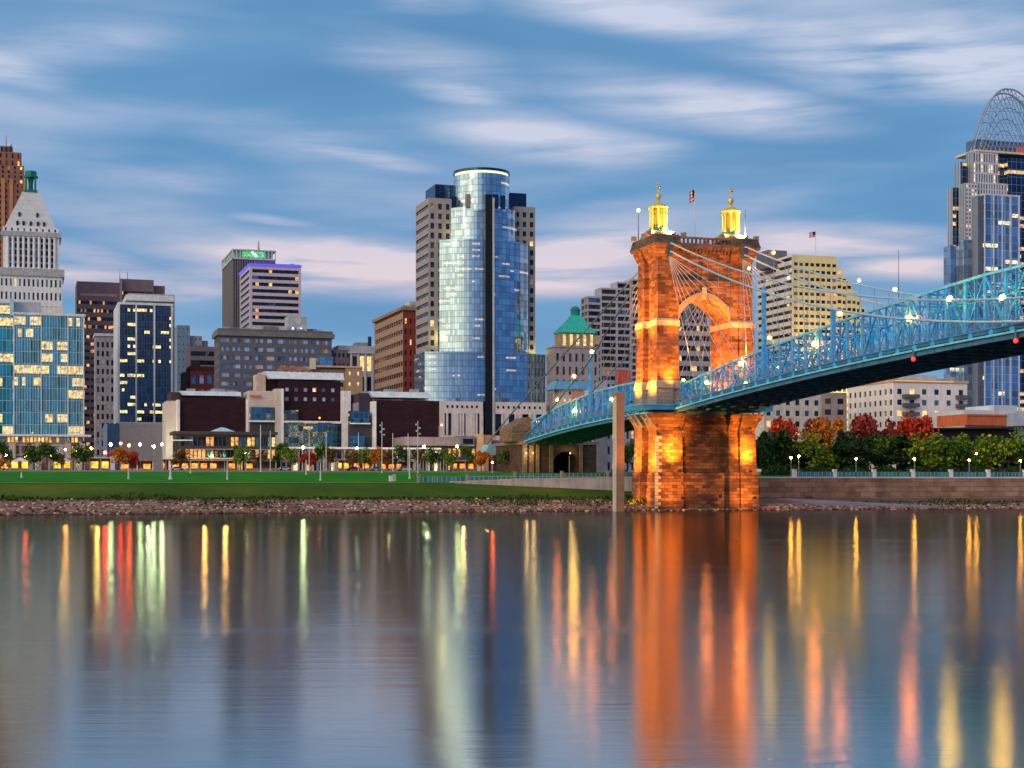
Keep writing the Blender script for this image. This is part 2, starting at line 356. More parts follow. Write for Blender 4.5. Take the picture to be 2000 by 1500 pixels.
# ---------------------------------------------------------------- buildings
class Bld:
    """building placed by its near left corner (seen at px, standing D metres off), local x along the street grid, y away"""
    def __init__(s, name, label, cat, xa, D, group=None, zb=GZ, seed=None):
        s.A = (kx(xa)*D, D); s.zb = zb; s.rnd = random.Random(seed if seed is not None else xa)
        s.root = empty(name, (s.A[0], s.A[1], zb), TH, label, cat, group); s.wb = MB(); s.panes = []
    def lx(s, px, y=0.):
        k = kx(px); return (k*(s.A[1]+y*VY)-(s.A[0]+y*VX))/(UX-k*UY)
    def ly(s, px, x=0.):
        k = kx(px); return (k*(s.A[1]+x*UY)-(s.A[0]+x*UX))/(VX-k*VY)
    def lz(s, py, x=0., y=0.):
        return H+(HY-py)/F*(s.A[1]+x*UY+y*VY)-s.zb
    def holes(s, face, c, a0, a1, z0, z1, nx, nz, fx, fz, kinds, rec, wm, sub=1, oz=0.):
        if face == 'F': P = lambda a, d, z: (a, c+d, z)
        elif face == 'L': P = lambda a, d, z: (c+d, a, z)
        else: P = lambda a, d, z: (c-d, a, z)
        cw = (a1-a0)/nx; ch = (z1-z0)/nz; w = cw*fx; h = ch*fz; m = s.wb
        xs = [a0]
        for i in range(nx): xs += [a0+cw*(i+.5)-w/2, a0+cw*(i+.5)+w/2]
        xs.append(a1)
        for i in range(nx+1): m.quad(P(xs[2*i], 0, z0), P(xs[2*i+1], 0, z0), P(xs[2*i+1], 0, z1), P(xs[2*i], 0, z1), wm)
        for i in range(nx):
            l, r = xs[2*i+1], xs[2*i+2]; zs = [z0]
            for j in range(nz): zs += [z0+ch*(j+.5+oz)-h/2, z0+ch*(j+.5+oz)+h/2]
            zs.append(z1)
            for j in range(nz+1): m.quad(P(l, 0, zs[2*j]), P(r, 0, zs[2*j]), P(r, 0, zs[2*j+1]), P(l, 0, zs[2*j+1]), wm)
            for j in range(nz):
                b, t = zs[2*j+1], zs[2*j+2]
                for (p, q) in (((l, b), (r, b)), ((r, b), (r, t)), ((r, t), (l, t)), ((l, t), (l, b))):
                    m.quad(P(p[0], 0, p[1]), P(q[0], 0, q[1]), P(q[0], rec, q[1]), P(p[0], rec, p[1]), wm)
                for k in range(sub):
                    pw = (r-l)/sub; ctr = P(l+pw*(k+.5), rec, (b+t)/2)
                    s.panes.append((ctr, face != 'F', round(pw, 2), round(t-b, 2), pick(kinds, s.rnd)))
    def mass(s, x0, x1, y0, y1, z0, z1, wm, Fs=None, Ls=None, Rs=None, roof=None, par=0., mt=0., mb=0., ms=0.):
        """closed block; Fs/Ls/Rs = (nx, nz, fx, fz, kinds[, recess[, sub]]) give the window grid of front/left/right"""
        m = s.wb; zt = z1-mt; zz = z0+mb
        def side(face, c, a0, a1, sp, P):
            if not sp: m.quad(P(a0, z0), P(a1, z0), P(a1, z1), P(a0, z1), wm); return
            a, b = a0+ms, a1-ms
            if mt: m.quad(P(a0, zt), P(a1, zt), P(a1, z1), P(a0, z1), wm)
            if mb: m.quad(P(a0, z0), P(a1, z0), P(a1, zz), P(a0, zz), wm)
            if ms:
                m.quad(P(a0, zz), P(a, zz), P(a, zt), P(a0, zt), wm); m.quad(P(b, zz), P(a1, zz), P(a1, zt), P(b, zt), wm)
            s.holes(face, c, a, b, zz, zt, sp[0], sp[1], sp[2], sp[3], sp[4], sp[5] if len(sp) > 5 else .4, wm, sp[6] if len(sp) > 6 else 1)
        side('F', y0, x0, x1, Fs, lambda a, z: (a, y0, z))
        side('L', x0, y0, y1, Ls, lambda a, z: (x0, a, z))
        side('R', x1, y0, y1, Rs, lambda a, z: (x1, a, z))
        m.quad((x0, y1, z0), (x1, y1, z0), (x1, y1, z1), (x0, y1, z1), wm)
        m.quad((x0, y0, z1), (x1, y0, z1), (x1, y1, z1), (x0, y1, z1), roof or wm)
        m.quad((x0, y0, z0), (x1, y0, z0), (x1, y1, z0), (x0, y1, z0), wm)
    def box(s, name, x0, x1, y0, y1, z0, z1, m, parent=None, label=None):
        o = MB().box(x0, x1, y0, y1, z0, z1).build(name, m, parent or s.root)
        if label: o['label'] = label
        return o
    def part(s, name, mb, m=None, parent=None, smooth=False, label=None):
        o = mb.build(name, m, parent or s.root, smooth)
        if label: o['label'] = label
        return o
    def finish(s, name='wall'):
        w = s.wb.build(name, None, s.root) if s.wb.f else None
        ps = sorted(s.panes, key=lambda p: -(round(p[2]*p[3], 1))-(.5 if p[4] in ('lit', 'warm', 'white') else 0))
        cache = {}
        for c, side, pw, ph, k in ps[:98]:
            key = (side, pw, ph, k)
            if key not in cache:
                m = MB(); a, b = pw/2, ph/2
                if side: m.box(-.03, .03, -a, a, -b, b)
                else: m.box(-a, a, -.03, .03, -b, b)
                cache[key] = m.mesh('window', WIN[k])
            o = bpy.data.objects.new('window', cache[key]); COL.objects.link(o); o.parent = s.root; o.location = c
        if len(ps) > 98:
            m = MB()
            for c, side, pw, ph, k in ps[98:]:
                a, b = pw/2, ph/2
                if side: m.box(c[0]-.03, c[0]+.03, c[1]-a, c[1]+a, c[2]-b, c[2]+b, WIN[k])
                else: m.box(c[0]-a, c[0]+a, c[1]-.03, c[1]+.03, c[2]-b, c[2]+b, WIN[k])
            o = m.build('window', None, s.root); o['kind'] = 'stuff'
        return s.root
D8 = [('dark', .86), ('lit', .08), ('dim', .06)]

# ================================================================ SETTING: river, bank, lawn, streets
GX, GY = 0., 318.
def L2W(x, y): return (GX+x*UX+y*VX, GY+x*UY+y*VY)
def W2L(X_, Y_):
    dx, dy = X_-GX, Y_-GY; return (dx*UX+dy*UY, dx*VX+dy*VY)
def interp(x, pts):
    if x <= pts[0][0]: return pts[0][1]
    for (a, b), (c, d) in zip(pts, pts[1:]):
        if x <= c: return b+(d-b)*(x-a)/(c-a)
    return pts[-1][1]
YW = 31.      # line of the retaining wall and the floodwall
def zfront(x): return interp(x, [(-5, 6.06), (38, 4.15), (60, 2.4), (200, 1.9)])
def zback(x): return interp(x, [(-5, 6.1), (10, 6.75), (38, 7.2), (200, 7.35)])
def zrock(x): return interp(x, [(-150, 2.5), (30, 2.2), (60, 1.1), (200, .8)])
def zt(x, y):
    if y < 0: return y*.3
    if y < 14: return zrock(x)*min(1, (y/14))**.9
    if y < YW:
        t = (y-14)/(YW-14); return zrock(x)+.25+(zfront(x)-zrock(x)-.25)*t**.85
    return interp(y, [(YW, zback(x)), (125, 9.1), (135, GZ), (1000, GZ)])
def ground(px, D):
    X_ = kx(px)*D; x, y = W2L(X_, D); return (X_, D, zt(x, y))
rnd = random.Random(7)
def sheet(name, xs, ys, m, jit=0., label=None):
    mb = MB(); vs = []
    for j, y in enumerate(ys):
        for i, x in enumerate(xs):
            zz = zt(x, y)+(rnd.uniform(-jit, jit) if jit and 0 < j < len(ys)-1 else 0)
            mb.v.append((*L2W(x, y), zz))
    n = len(xs)
    for j in range(len(ys)-1):
        for i in range(n-1): mb.f.append((j*n+i, j*n+i+1, (j+1)*n+i+1, (j+1)*n+i)); mb.m.append(0)
    o = mb.build(name, m, smooth=True); o['kind'] = 'structure'; return o
fr = lambda a, b, n: [a+(b-a)*i/n for i in range(n+1)]

# water
m, t, b = newmat('river_water'); _mc['river_water'] = m
pos = t.new('ShaderNodeTexCoord').outputs['Object']
wv = t.mapping(pos, rot=(0, 0, 0), scale=(.10, .9, 1))
r1 = t.noise(wv, 1., 4, .6, .2)
r2 = t.noise(t.mapping(pos, rot=(0, 0, .05), scale=(.5, 4., 1)), 1., 3, .6, .2)
band = t.noise(t.mapping(pos, loc=(3, 5, 0), rot=(0, 0, TH*.25), scale=(.004, .14, 1)), 1., 3, .6, .2)
bn = t.new('ShaderNodeBump'); bn.inputs['Distance'].default_value = .010; bn.inputs['Strength'].default_value = 1
t.put(bn.inputs['Height'], t.math('ADD', t.math('MULTIPLY', r1, 1.), t.math('MULTIPLY', r2, .34)))
gl_ = t.new('ShaderNodeBsdfGlossy'); gl_.distribution = 'BECKMANN'
gl_.inputs['Color'].default_value = (.66, .67, .66, 1)
t.put(gl_.inputs['Roughness'], t.math('ADD', t.mrange(band, .48, .76, .14, .19, 'SMOOTHSTEP'), t.mrange(t.noise(t.mapping(pos, loc=(9, 2, 0), rot=(0, 0, .06), scale=(.006, .3, 1)), 1., 2, .5), .58, .74, 0., .035))); t.put(gl_.inputs['Normal'], bn.outputs[0])
df = t.new('ShaderNodeBsdfDiffuse'); df.inputs[0].default_value = (.035, .055, .06, 1)
mx = t.new('ShaderNodeMixShader'); mx.inputs[0].default_value = .92
t.l.new(df.outputs[0], mx.inputs[1]); t.l.new(gl_.outputs[0], mx.inputs[2])
t.l.new(mx.outputs[0], t.n['Material Output'].inputs[0])
wm = MB().quad((-900, -300, 0), (1100, -300, 0), (1100, 640, 0), (-900, 640, 0)).build('river', m)
wm['kind'] = 'structure'

rockm = masonry('rock_bank', s2l(150, 114, 98), s2l(186, 150, 130), s2l(84, 64, 56), 1.1, .5, dark=s2l(70, 52, 48), stain=.55, bump=.25, wet=True)
def grassm(name, a, b_, c, sc1=.05):
    m, t, b = newmat(name); _mc[name] = m
    oc = t.new('ShaderNodeTexCoord').outputs['Object']
    n = t.noise(oc, sc1, 5, .6); n2 = t.noise(oc, 2.5, 3, .7)
    f = t.math('ADD', t.math('MULTIPLY', n, .75), t.math('MULTIPLY', n2, .3))
    t.put(b.inputs['Base Color'], t.ramp(f, [(.35, a), (.52, b_), (.7, c)])); b.inputs['Roughness'].default_value = .9
    b.inputs['Specular IOR Level'].default_value = .1
    bn = t.new('ShaderNodeBump'); bn.inputs['Distance'].default_value = .25; t.put(bn.inputs['Height'], n2); t.put(b.inputs['Normal'], bn.outputs[0])
    return m
g_bank = grassm('grass_bank', (.028, .085, .004), (.06, .12, .006), (.14, .16, .012))
g_lawn = grassm('grass_lawn', (.012, .15, .003), (.022, .22, .005), (.05, .29, .01), .12)
pave = mat('pavement', (.2, .19, .18), .9, .2, .2)
sheet('riverbank', fr(-330, 330, 330), [-8, -2, 0, 1.5, 3, 4.5, 6, 7.5, 9, 10.5, 12, 13.2, 14.3], rockm, .22)
sheet('grass_bank', fr(-330, 46, 94), [14.2]+fr(15.5, YW-.03, 8), g_bank, .04)
ramp_m = mat('ramp_concrete', s2l(150, 132, 142), .9, .2, .2)
sheet('river_terrace', fr(46, 330, 71), [14.2]+fr(16, YW-.03, 5), mat('terrace_soil', s2l(112, 88, 78), .95, .35, .4, bump=.2), .05)
sheet('lawn', fr(-330, 330, 132), [YW+.03]+fr(36, 122, 14), g_lawn, .03)
sheet('city_ground', [-7000, -2000, -600]+fr(-330, 330, 20)+[700, 2000, 7000], [121.9, 128, 135, 300, 1000, 3000, 9000], pave)
# mown kerb of pale gravel along the top of the bank
kb = MB()
for x in fr(-330, -4, 60)[:-1]:
    dx = 326/60
    p = [L2W(x, YW-.9), L2W(x+dx, YW-.9), L2W(x+dx, YW-.3), L2W(x, YW-.3)]
    zz = [zt(x, YW-.9)+.12, zt(x+dx, YW-.9)+.12, zt(x+dx, YW-.3)+.12, zt(x, YW-.3)+.12]
    kb.quad(*[(*q, z) for q, z in zip(p, zz)])
o = kb.build('path', mat('path_gravel', s2l(120, 135, 70), .95)); o['kind'] = 'structure'

# riprap: loose stones on the bank, nobody could count them
rp = MB(); rr = random.Random(3)
sm = [mat('stone_%s' % n, c, .9, .3, 1.5) for n, c in (('brown', s2l(150, 116, 100)), ('pale', s2l(206, 184, 162)), ('dark', s2l(68, 52, 48)), ('rust', s2l(156, 98, 80)))]
for i in range(9000):
    x = rr.uniform(-175, 150); y = rr.uniform(-.3, 14.2)
    if x > 36: y = rr.uniform(-.3, 12)
    X_, Y_ = L2W(x, y); s = rr.uniform(.1, .42)*(1.25 if x > 60 else 1)
    z = zt(x, y); m_ = sm[pick([(0, .5), (1, .17), (2, .2), (3, .13)], rr)]
    a = rr.uniform(0, 3)
    rg = []
    for k, (q, zz) in enumerate(((.75, -.3), (1., .15), (.55, .6))):
        rg.append([(X_+s*q*cos(a+2*pi*j/5)*rr.uniform(.75, 1.25), Y_+s*q*sin(a+2*pi*j/5)*rr.uniform(.75, 1.25), z+s*zz) for j in range(5)])
    rp.loft(rg, m_)
o = rp.build('riprap'); tag(o, 'loose brown and pale stones covering the riverbank at the waterline', 'riprap', kind='stuff')
# weeds along the top of the stones
wd = MB(); lm = foliage('weed_leaves', (.01, .025, .006), (.03, .06, .012), (.09, .12, .02))
for i in range(6500):
    r_ = rr.random()
    if r_ < .62: x = rr.uniform(-175, 60); y = 14.2+rr.gauss(0, .35+.35*abs(sin(x*.11)))
    elif r_ < .8: x = rr.uniform(88, 150); y = rr.uniform(7, 17)
    else: x = rr.choice((-60, -52, -3, 6, 20, 30, 33))+rr.gauss(0, 3.); y = rr.uniform(6, 14)
    X_, Y_ = L2W(x, y); z = zt(x, y)+rr.uniform(0, .15+.5*max(0, sin(x*.23)+sin(x*.061))); s = rr.uniform(.08, .24); a = rr.uniform(0, 3)
    wd.quad((X_-s*cos(a), Y_-s*sin(a), z-.2), (X_+s*cos(a), Y_+s*sin(a), z-.2), (X_+s*cos(a)*.6+rr.uniform(-.2, .2), Y_+s*sin(a)*.6, z+s*1.6), (X_-s*cos(a)*.6, Y_-s*sin(a)*.6, z+s*1.3))
o = wd.build('weeds', lm); tag(o, 'dark weeds growing along the top edge of the stony riverbank', 'weeds', kind='stuff')

# boat ramp, a pale slab going down to the water right of the tower
rm = MB()
def rpnt(x, y, dz): return (*L2W(x, y), zt(x, y)+dz)
a_, b_, c_, d_ = rpnt(72, 20, .75), rpnt(104, 8, .2), rpnt(104, 1.5, .3), rpnt(76, 9, .5)
rm.loft([[(p[0], p[1], p[2]-1.2) for p in (a_, d_, c_, b_)], [a_, d_, c_, b_]])
o = rm.build('ramp', ramp_m); o['kind'] = 'structure'

# ---- retaining wall (pale concrete, left of the tower) and stone floodwall (right of it)
conc = mat('wall_concrete', s2l(190, 180, 180), .85, .18, .25, streak=.3)
W1 = empty('retaining_wall', (*L2W(-5, YW), 0), TH, 'pale grey concrete retaining wall rising from the grass left of the bridge tower', 'wall')
mb = MB()
for x in fr(0, 76, 38)[:-1]:
    mb.box(x, x+1.97, -.25, .25, zfront(x-5)-1.2, zback(x-4)+.05)
mb.build('wall_panel', conc, W1)
mb = MB()
for x in fr(0, 76, 19)[:-1]: mb.box(x, x+4, -.35, .35, zback(x-4)+.05, zback(x-4)+.25)
mb.build('coping', mat('coping', s2l(205, 198, 196), .8), W1)
FW = empty('floodwall', (*L2W(73, YW), 0), TH, 'long brown sandstone floodwall with a pale coping along the right bank', 'wall')
fwm = masonry('floodwall_stone', s2l(166, 126, 104), s2l(204, 162, 134), s2l(110, 84, 72), 4.2, 1.25, dark=s2l(80, 58, 48), stain=.6, bump=.08)
mb = MB().box(0, 160, -.4, .4, -.5, 7.15); mb.build('stone_face', fwm, FW)
MB().box(0, 160, -.6, .6, 7.15, 7.5).build('coping', mat('coping_pale', s2l(215, 210, 214), .75), FW)
for xx in (6, 13.5):
    pr = [(cos(q*pi/6)*2.2, sin(q*pi/6)*1.2) for q in range(7)]
    mo = MB(); mo.loft([[(xx+p[0], -.46, 1.3+p[1]) for p in pr], [(xx+p[0], -.38, 1.3+p[1]) for p in pr]]); mo.build('drain_mouth', mat('void', (.01, .01, .01), 1), FW)

# ---- glass balustrade with white pillars on the floodwall
glassf = curtain('balustrade_glass', (.10, .35, .28), 1.5, 1.1, 0, mull=(.5, .55, .5), mw=.08, metal=.4, wob=.01)
def fence(name, label, x0, x1, step, y, zf, ph, gh, pm, pw=.45):
    R = empty(name, (*L2W(x0, y), 0), TH, label, 'fence')
    x = 0; k = 0
    rail = MB(); pan = MB()
    while x < x1-x0-.1:
        xe = min(x+step, x1-x0); z0 = zf(x0+x)
        post = MB().box(-pw, pw, -pw, pw, 0, ph).box(-pw-.08, pw+.08, -pw-.08, pw+.08, ph, ph+.14).build('pillar', pm, R); post.location = (x, 0, z0)
        pan.box(x+pw, xe-pw, -.02, .02, z0+.1, z0+gh); 
        rail.bar((x+pw, 0, z0+gh+.04), (xe-pw, 0, z0+gh+.04), .08)
        n = 6
        for q in range(1, n): rail.bar((x+(xe-x)*q/n, 0, z0), (x+(xe-x)*q/n, 0, z0+gh), .06)
        x = xe
    pan.build('glass_panel', glassf, R); rail.build('rail', mat('rail_grey', s2l(120, 140, 140), .5, metal=.4), R)
whitep = mat('pillar_white', (.82, .8, .8), .7, .06)
fence('balustrade', 'green glass balustrade with white square pillars on the right floodwall', 83, 160, 11.1, YW+.9, lambda x: 7.36, 1.9, 1.35, whitep)
fence('balustrade', 'green glass balustrade with grey pillars above the pale retaining wall', -12, 66, 11.5, YW+1.2, lambda x: zback(x)+.02, 1.7, 1.3, mat('pillar_grey', s2l(150, 150, 140), .7), .3)

# ================================================================ BRIDGE
BR = Bld('suspension_bridge', 'blue steel suspension bridge with an orange floodlit stone tower and gold turrets', 'bridge', 1285, 330., zb=0.)
br = BR.root
blue = mat('bridge_blue', (.05, .42, .86), .5, .34, 1.1, spec=.4)
blue_d = mat('bridge_blue_deep', (.03, .30, .64), .5, .12, .6, spec=.4)
teal = mat('bridge_teal', (.16, .64, .94), .45, .26, .9, spec=.4)
cabm = mat('cable_wrap', (.38, .55, .66), .5, .12, 1.)
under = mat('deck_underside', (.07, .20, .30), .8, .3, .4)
stone1 = masonry('tower_sandstone', (.40, .19, .09), (.10, .045, .026), (.16, .09, .055), 1.7, .62, dark=(.05, .03, .025), stain=.75, bump=.12)  # heavy stain: stone blotches, deepened to paint in brown shadow too
stone2 = masonry('pier_sandstone', (.38, .19, .09), (.09, .042, .025), (.10, .06, .04), 1.9, .7, dark=(.04, .025, .02), stain=.85, bump=.2, msize=.05)
stoneg = masonry('plinth_stone', (.42, .37, .31), (.33, .28, .24), (.2, .17, .15), 1.5, .8, dark=(.12, .1, .09), stain=.4)
limest = mat('limestone', (.44, .35, .28), .8, .15, .8, streak=.2)
corn_m = masonry('cornice_stone', (.24, .16, .11), (.16, .10, .08), (.08, .06, .05), 1.2, .5, dark=(.03, .03, .03), stain=.6)
def zd(y):
    if y <= 0: return 28-6*(abs(min(155, abs(y))-155)/155)**2 if y > -155 else 28-6*(min(1, (abs(y)-155)/155))**2
    return 22-.00043*max(0, y-3)**2
def ht(y):
    if y <= 0: return 5.3+4.4*min(1, abs(y)/110)**.75
    return max(4.6, 5.6+2.4*(1-((y-42)/58)**2))
class Parts:
    """individual parts up to a limit, whatever is beyond goes into one part"""
    def __init__(s, name, m, parent, limit=98): s.a = []; s.n, s.m, s.p, s.l = name, m, parent, limit
    def add(s, mb): s.a.append(mb)
    def done(s):
        for mb in s.a[:s.l]: mb.build(s.n, s.m, s.p)
        if len(s.a) > s.l:
            g = MB()
            for mb in s.a[s.l:]:
                i = len(g.v); g.v += mb.v; g.f += [tuple(q+i for q in f) for f in mb.f]; g.m += [0]*len(mb.f)
            o = g.build(s.n, s.m, s.p); o['kind'] = 'stuff'
# ---- tower masonry
CXT = 11.3
def leg(o, oi, rec, mir):
    p = [(-o, -o), (3.3, -o), (3.3, .5-o), (5+oi, .5-o), (5+oi, 10.7+o), (3.3, 10.7+o), (3.3, 11.2+o), (-o, 11.2+o), (-o, 7.6), (rec-o, 7.6), (rec-o, 3.6), (-o, 3.6)]
    if mir: p = [(2*CXT-x, y) for x, y in reversed(p)]
    return p
def legloft(levels, mir, mb=None, m=None):
    mb = mb or MB()
    mb.loft([[(x, y, z) for x, y in leg(o, oi, rec, mir)] for z, o, oi, rec in levels], m); return mb
def archwall(x0, x1, zs, rise, ztop, y0, y1, n=14, m=None, mb=None, pointed=.15):
    mb = mb or MB(); c = (x0+x1)/2; hw = (x1-x0)/2
    pts = []
    for i in range(n+1):
        a = pi*i/n; xx = -cos(a)*hw; s = sin(a); zz = zs+rise*(s*(1-pointed)+pointed*(1-abs(xx)/hw))
        pts.append((c+xx, zz))
    for (xa, za), (xb, zb_) in zip(pts, pts[1:]):
        for yy in (y0, y1): mb.quad((xa, yy, za), (xb, yy, zb_), (xb, yy, ztop), (xa, yy, ztop), m)
        mb.quad((xa, y0, za), (xb, y0, zb_), (xb, y1, zb_), (xa, y1, za), m)
        mb.quad((xa, y0, ztop), (xb, y0, ztop), (xb, y1, ztop), (xa, y1, ztop), m)
    return mb, pts
tw = MB()
for mir in (0, 1):
    legloft([(22.9, .62, .1, 1.2), (26.7, .55, .1, 1.2)], mir, tw, stoneg)
    legloft([(28.4, .38, .0, 1.1), (34, .32, .0, 1.1), (40.3, .28, .0, 1.1)], mir, tw, stone1)
    legloft([(41.9, .05, .0, 1.), (50, .0, .0, 1.), (54.6, .0, .0, .9), (55.6, .35, .0, .7), (56.6, .75, .0, .6), (57.4, .95, .0, .5)], mir, tw, stone1)
archwall(5, 2*CXT-5, 40.6, 6.2, 57.4, 1.0, 10.2, m=stone1, mb=tw)
for xx in (10.7,): tw.box(xx, xx+1.2, .55, .99, 47.6, 57.4, stone1)
tower = tw.build('tower', None, br)
pr = MB()
for mir in (0, 1):
    legloft([(-3, 1.15, .8, 1.6), (3, 1.1, .8, 1.6), (7.6, 1.0, .8, 1.6), (8.1, 1.15, .8, 1.6), (8.4, .75, .8, 1.5), (17.6, .5, .8, 1.4), (18.6, .75, .8, 1.2), (19.8, 1.3, .8, 1.), (21.2, 2.1, .8, .8)], mir, pr, stone2)
pr.box(5.6, 2*CXT-5.6, .6, 10.6, -3, 8.2, stone2)
pr.box(5.7, 2*CXT-5.7, 2.0, 9.2, 8.2, 21.2, stone2)
archwall(5.7, 2*CXT-5.7, 15.2, 4.2, 21.2, .2, 1.99, m=stone2, mb=pr)
pier = pr.build('pier', None, tower)
for nm, l in (('limestone_band', [(26.7, .75, .2, 1.1), (27.9, .7, .2, 1.1), (28.4, .5, .1, 1.1)]), ('limestone_band', [(40.3, .55, .15, 1.), (41.4, .5, .15, 1.), (41.9, .2, .05, 1.)])):
    for mir in (0, 1): legloft(l, mir).build(nm, limest, tower)
# limestone quoins up the south-west corner of the pier
q = MB(); k = 0; z = .5
while z < 16:
    w = 1.3 if k % 2 else .7
    o_ = 1.17 if z < 8 else .78
    q.box(-o_, -o_+w, -o_-.03, -o_+.2, z, z+.62); z += .72; k += 1
q.build('quoins', mat('quoin', (.66, .5, .34), .8), tower)
# arch ring, drip course, cornice
rg = MB(); _, pts = archwall(5, 2*CXT-5, 40.6, 6.2, 57, 1, 10)
outer = []
for i, (x, z) in enumerate(pts):
    dx, dz = x-CXT, z-39.6; L = sqrt(dx*dx+dz*dz); outer.append((x+dx/L*1.25, z+dz/L*1.25))
outer[0] = (5.01, 40.6); outer[-1] = (2*CXT-5.01, 40.6)
for (a, b, c, d) in zip(pts, pts[1:], outer[1:], outer):
    c = (min(max(c[0], 5.01), 2*CXT-5.01), c[1]); d = (min(max(d[0], 5.01), 2*CXT-5.01), d[1])
    rg.loft([[(a[0], .72, a[1]-.06), (b[0], .72, b[1]-.06), (c[0], .72, c[1]), (d[0], .72, d[1])], [(a[0], 1.05, a[1]-.06), (b[0], 1.05, b[1]-.06), (c[0], 1.05, c[1]), (d[0], 1.05, d[1])]])
rg.build('arch_ring', mat('arch_ring_stone', (.34, .20, .11), .8, .25, 1.), tower)
MB().box(10.75, 11.85, .45, .9, 46.6, 49.0).build('keystone', limest, tower)
MB().box(5.02, 2*CXT-5.02, .5, 1.02, 49.6, 50.5).build('drip_course', corn_m, tower)
cn = MB()
for mir in (0, 1): legloft([(57.4, 1.25, .1, .3), (58.0, 1.45, .1, .2), (58.6, 1.25, .1, .2), (59.9, 1.0, .1, .1)], mir, cn)
cn.box(5.1, 2*CXT-5.1, .1, 11.1, 57.4, 58.5)
for i in range(14): cn.box(5.5+i*.88, 5.9+i*.88, .25, .95, 56.6, 57.4)
cn.build('cornice', corn_m, tower)
bl = MB()
for yy in (.5, 10.5):
    for i in range(13): bl.box(5.2+i*.98, 5.55+i*.98, yy-.15, yy+.15, 58.5, 59.5)
    bl.box(5.1, 2*CXT-5.1, yy-.25, yy+.25, 59.5, 59.9)
bl.build('balustrade', corn_m, tower)
copper = mat('copper_green', (.10, .26, .20), .6, .25, 1.)
goldm = mat('gold_leaf', (.80, .56, .12), .38, .15, 1.5, metal=.35, spec=.6, streak=.2)
gold_d = mat('gold_panel', (.38, .18, .03), .5, .2, 1.2)
for cx in (2.5, 2*CXT-2.5):
    cy = 5.6
    tb = MB().box(cx-3.1, cx+3.1, cy-3.1, cy+3.1, 59.9, 60.5); tb.box(cx-2.9, cx+2.9, cy-2.9, cy+2.9, 60.5, 61.3)
    for sx in (-1, 1):
        for sy in (-1, 1): tb.box(cx+sx*4.1-.5, cx+sx*4.1+.5, cy+sy*4.3-.5, cy+sy*4.3+.5, 59.9, 60.9)
    T = tb.build('turret', mat('turret_stone', (.36, .24, .16), .8, .2, .8), tower)
for cx in (2.5, 2*CXT-2.5):
    cy = 5.6
    MB().lathe(cx, cy, [(2.8, 61.3), (2.9, 61.6), (2.3, 61.8), (2.1, 62.2)], 8).build('turret_base', copper, tower)
    d = MB().lathe(cx, cy, [(1.5, 62.2), (1.5, 66.6)], 8); 
    d.build('turret_drum', gold_d, tower)
    cm = MB()
    for i in range(8):
        a = 2*pi*(i+.5)/8; cm.lathe(cx+1.75*cos(a), cy+1.75*sin(a), [(.34, 62.2), (.22, 62.5), (.2, 66.), (.34, 66.4), (.34, 66.6)], 8)
    cm.build('turret_columns', goldm, tower, True)
    MB().lathe(cx, cy, [(2.2, 66.6), (2.3, 66.9), (1.9, 67.2), (1.2, 67.6), (.5, 68.0), (.35, 68.4)], 12).build('turret_roof', goldm, tower)
    f = MB().lathe(cx, cy, [(.3, 68.4), (.22, 68.7), (.5, 68.9), (.72, 69.4), (.5, 69.9), (.2, 70.1), (.12, 70.3), (.12, 72.0), (.3, 72.1), (.1, 72.4)], 10)
    f.box(cx-.55, cx+.55, cy-.1, cy+.1, 71.4, 71.7); f.box(cx-.1, cx+.1, cy-.55, cy+.55, 71.4, 71.7)
    f.build('finial', goldm, tower, True)
# flag and poles on the tower
fp = MB().tube([(11.3, 5.6, 58.5), (11.3, 5.6, 71.6)], [.12, .05], 6).build('flagpole', mat('pole_pale', (.6, .6, .62), .4), tower)
fl = MB(); redf = mat('flag_red', (.62, .08, .08), .8); blf = mat('flag_blue', (.03, .05, .16), .8); whf = mat('flag_white', (.75, .72, .72), .8)
def flag(mb, x, y, z, w, h, wave=.25, pivot=0):
    for i in range(8):
        for j in range(7):
            xa, xb = x-w*i/8, x-w*(i+1)/8; za, zb_ = z-h*j/7, z-h*(j+1)/7
            dr = lambda q: h*.25*(abs(q-x)/w)**1.3
            ya, yb = y+wave*sin(i*1.3), y+wave*sin((i+1)*1.3)
            m_ = blf if (j < 4 and i < 4) else (redf if j % 2 == 0 else whf)
            mb.quad((xa, ya, za-dr(xa)), (xb, yb, za-dr(xb)), (xb, yb, zb_-dr(xb)), (xa, ya, zb_-dr(xa)), m_)
flag(fl, 11.2, 5.6, 71.4, 1.3, 2.6, .3); fl.build('flag', None, tower)
for x_, z_ in ((-.6, 66.4), (21.9, 66.9)):
    MB().tube([(x_, 9.6 if x_ < 5 else 2, 59.5), (x_, 9.6 if x_ < 5 else 2, z_)], [.13, .09], 6).build('mast', mat('mast_grey', (.12, .14, .2), .5), tower)
MB().sphere((-.6, 9.6, 66.8), .42).build('mast_lamp', emis('lamp_white', (.85, .9, 1.), 3.5), tower, True)
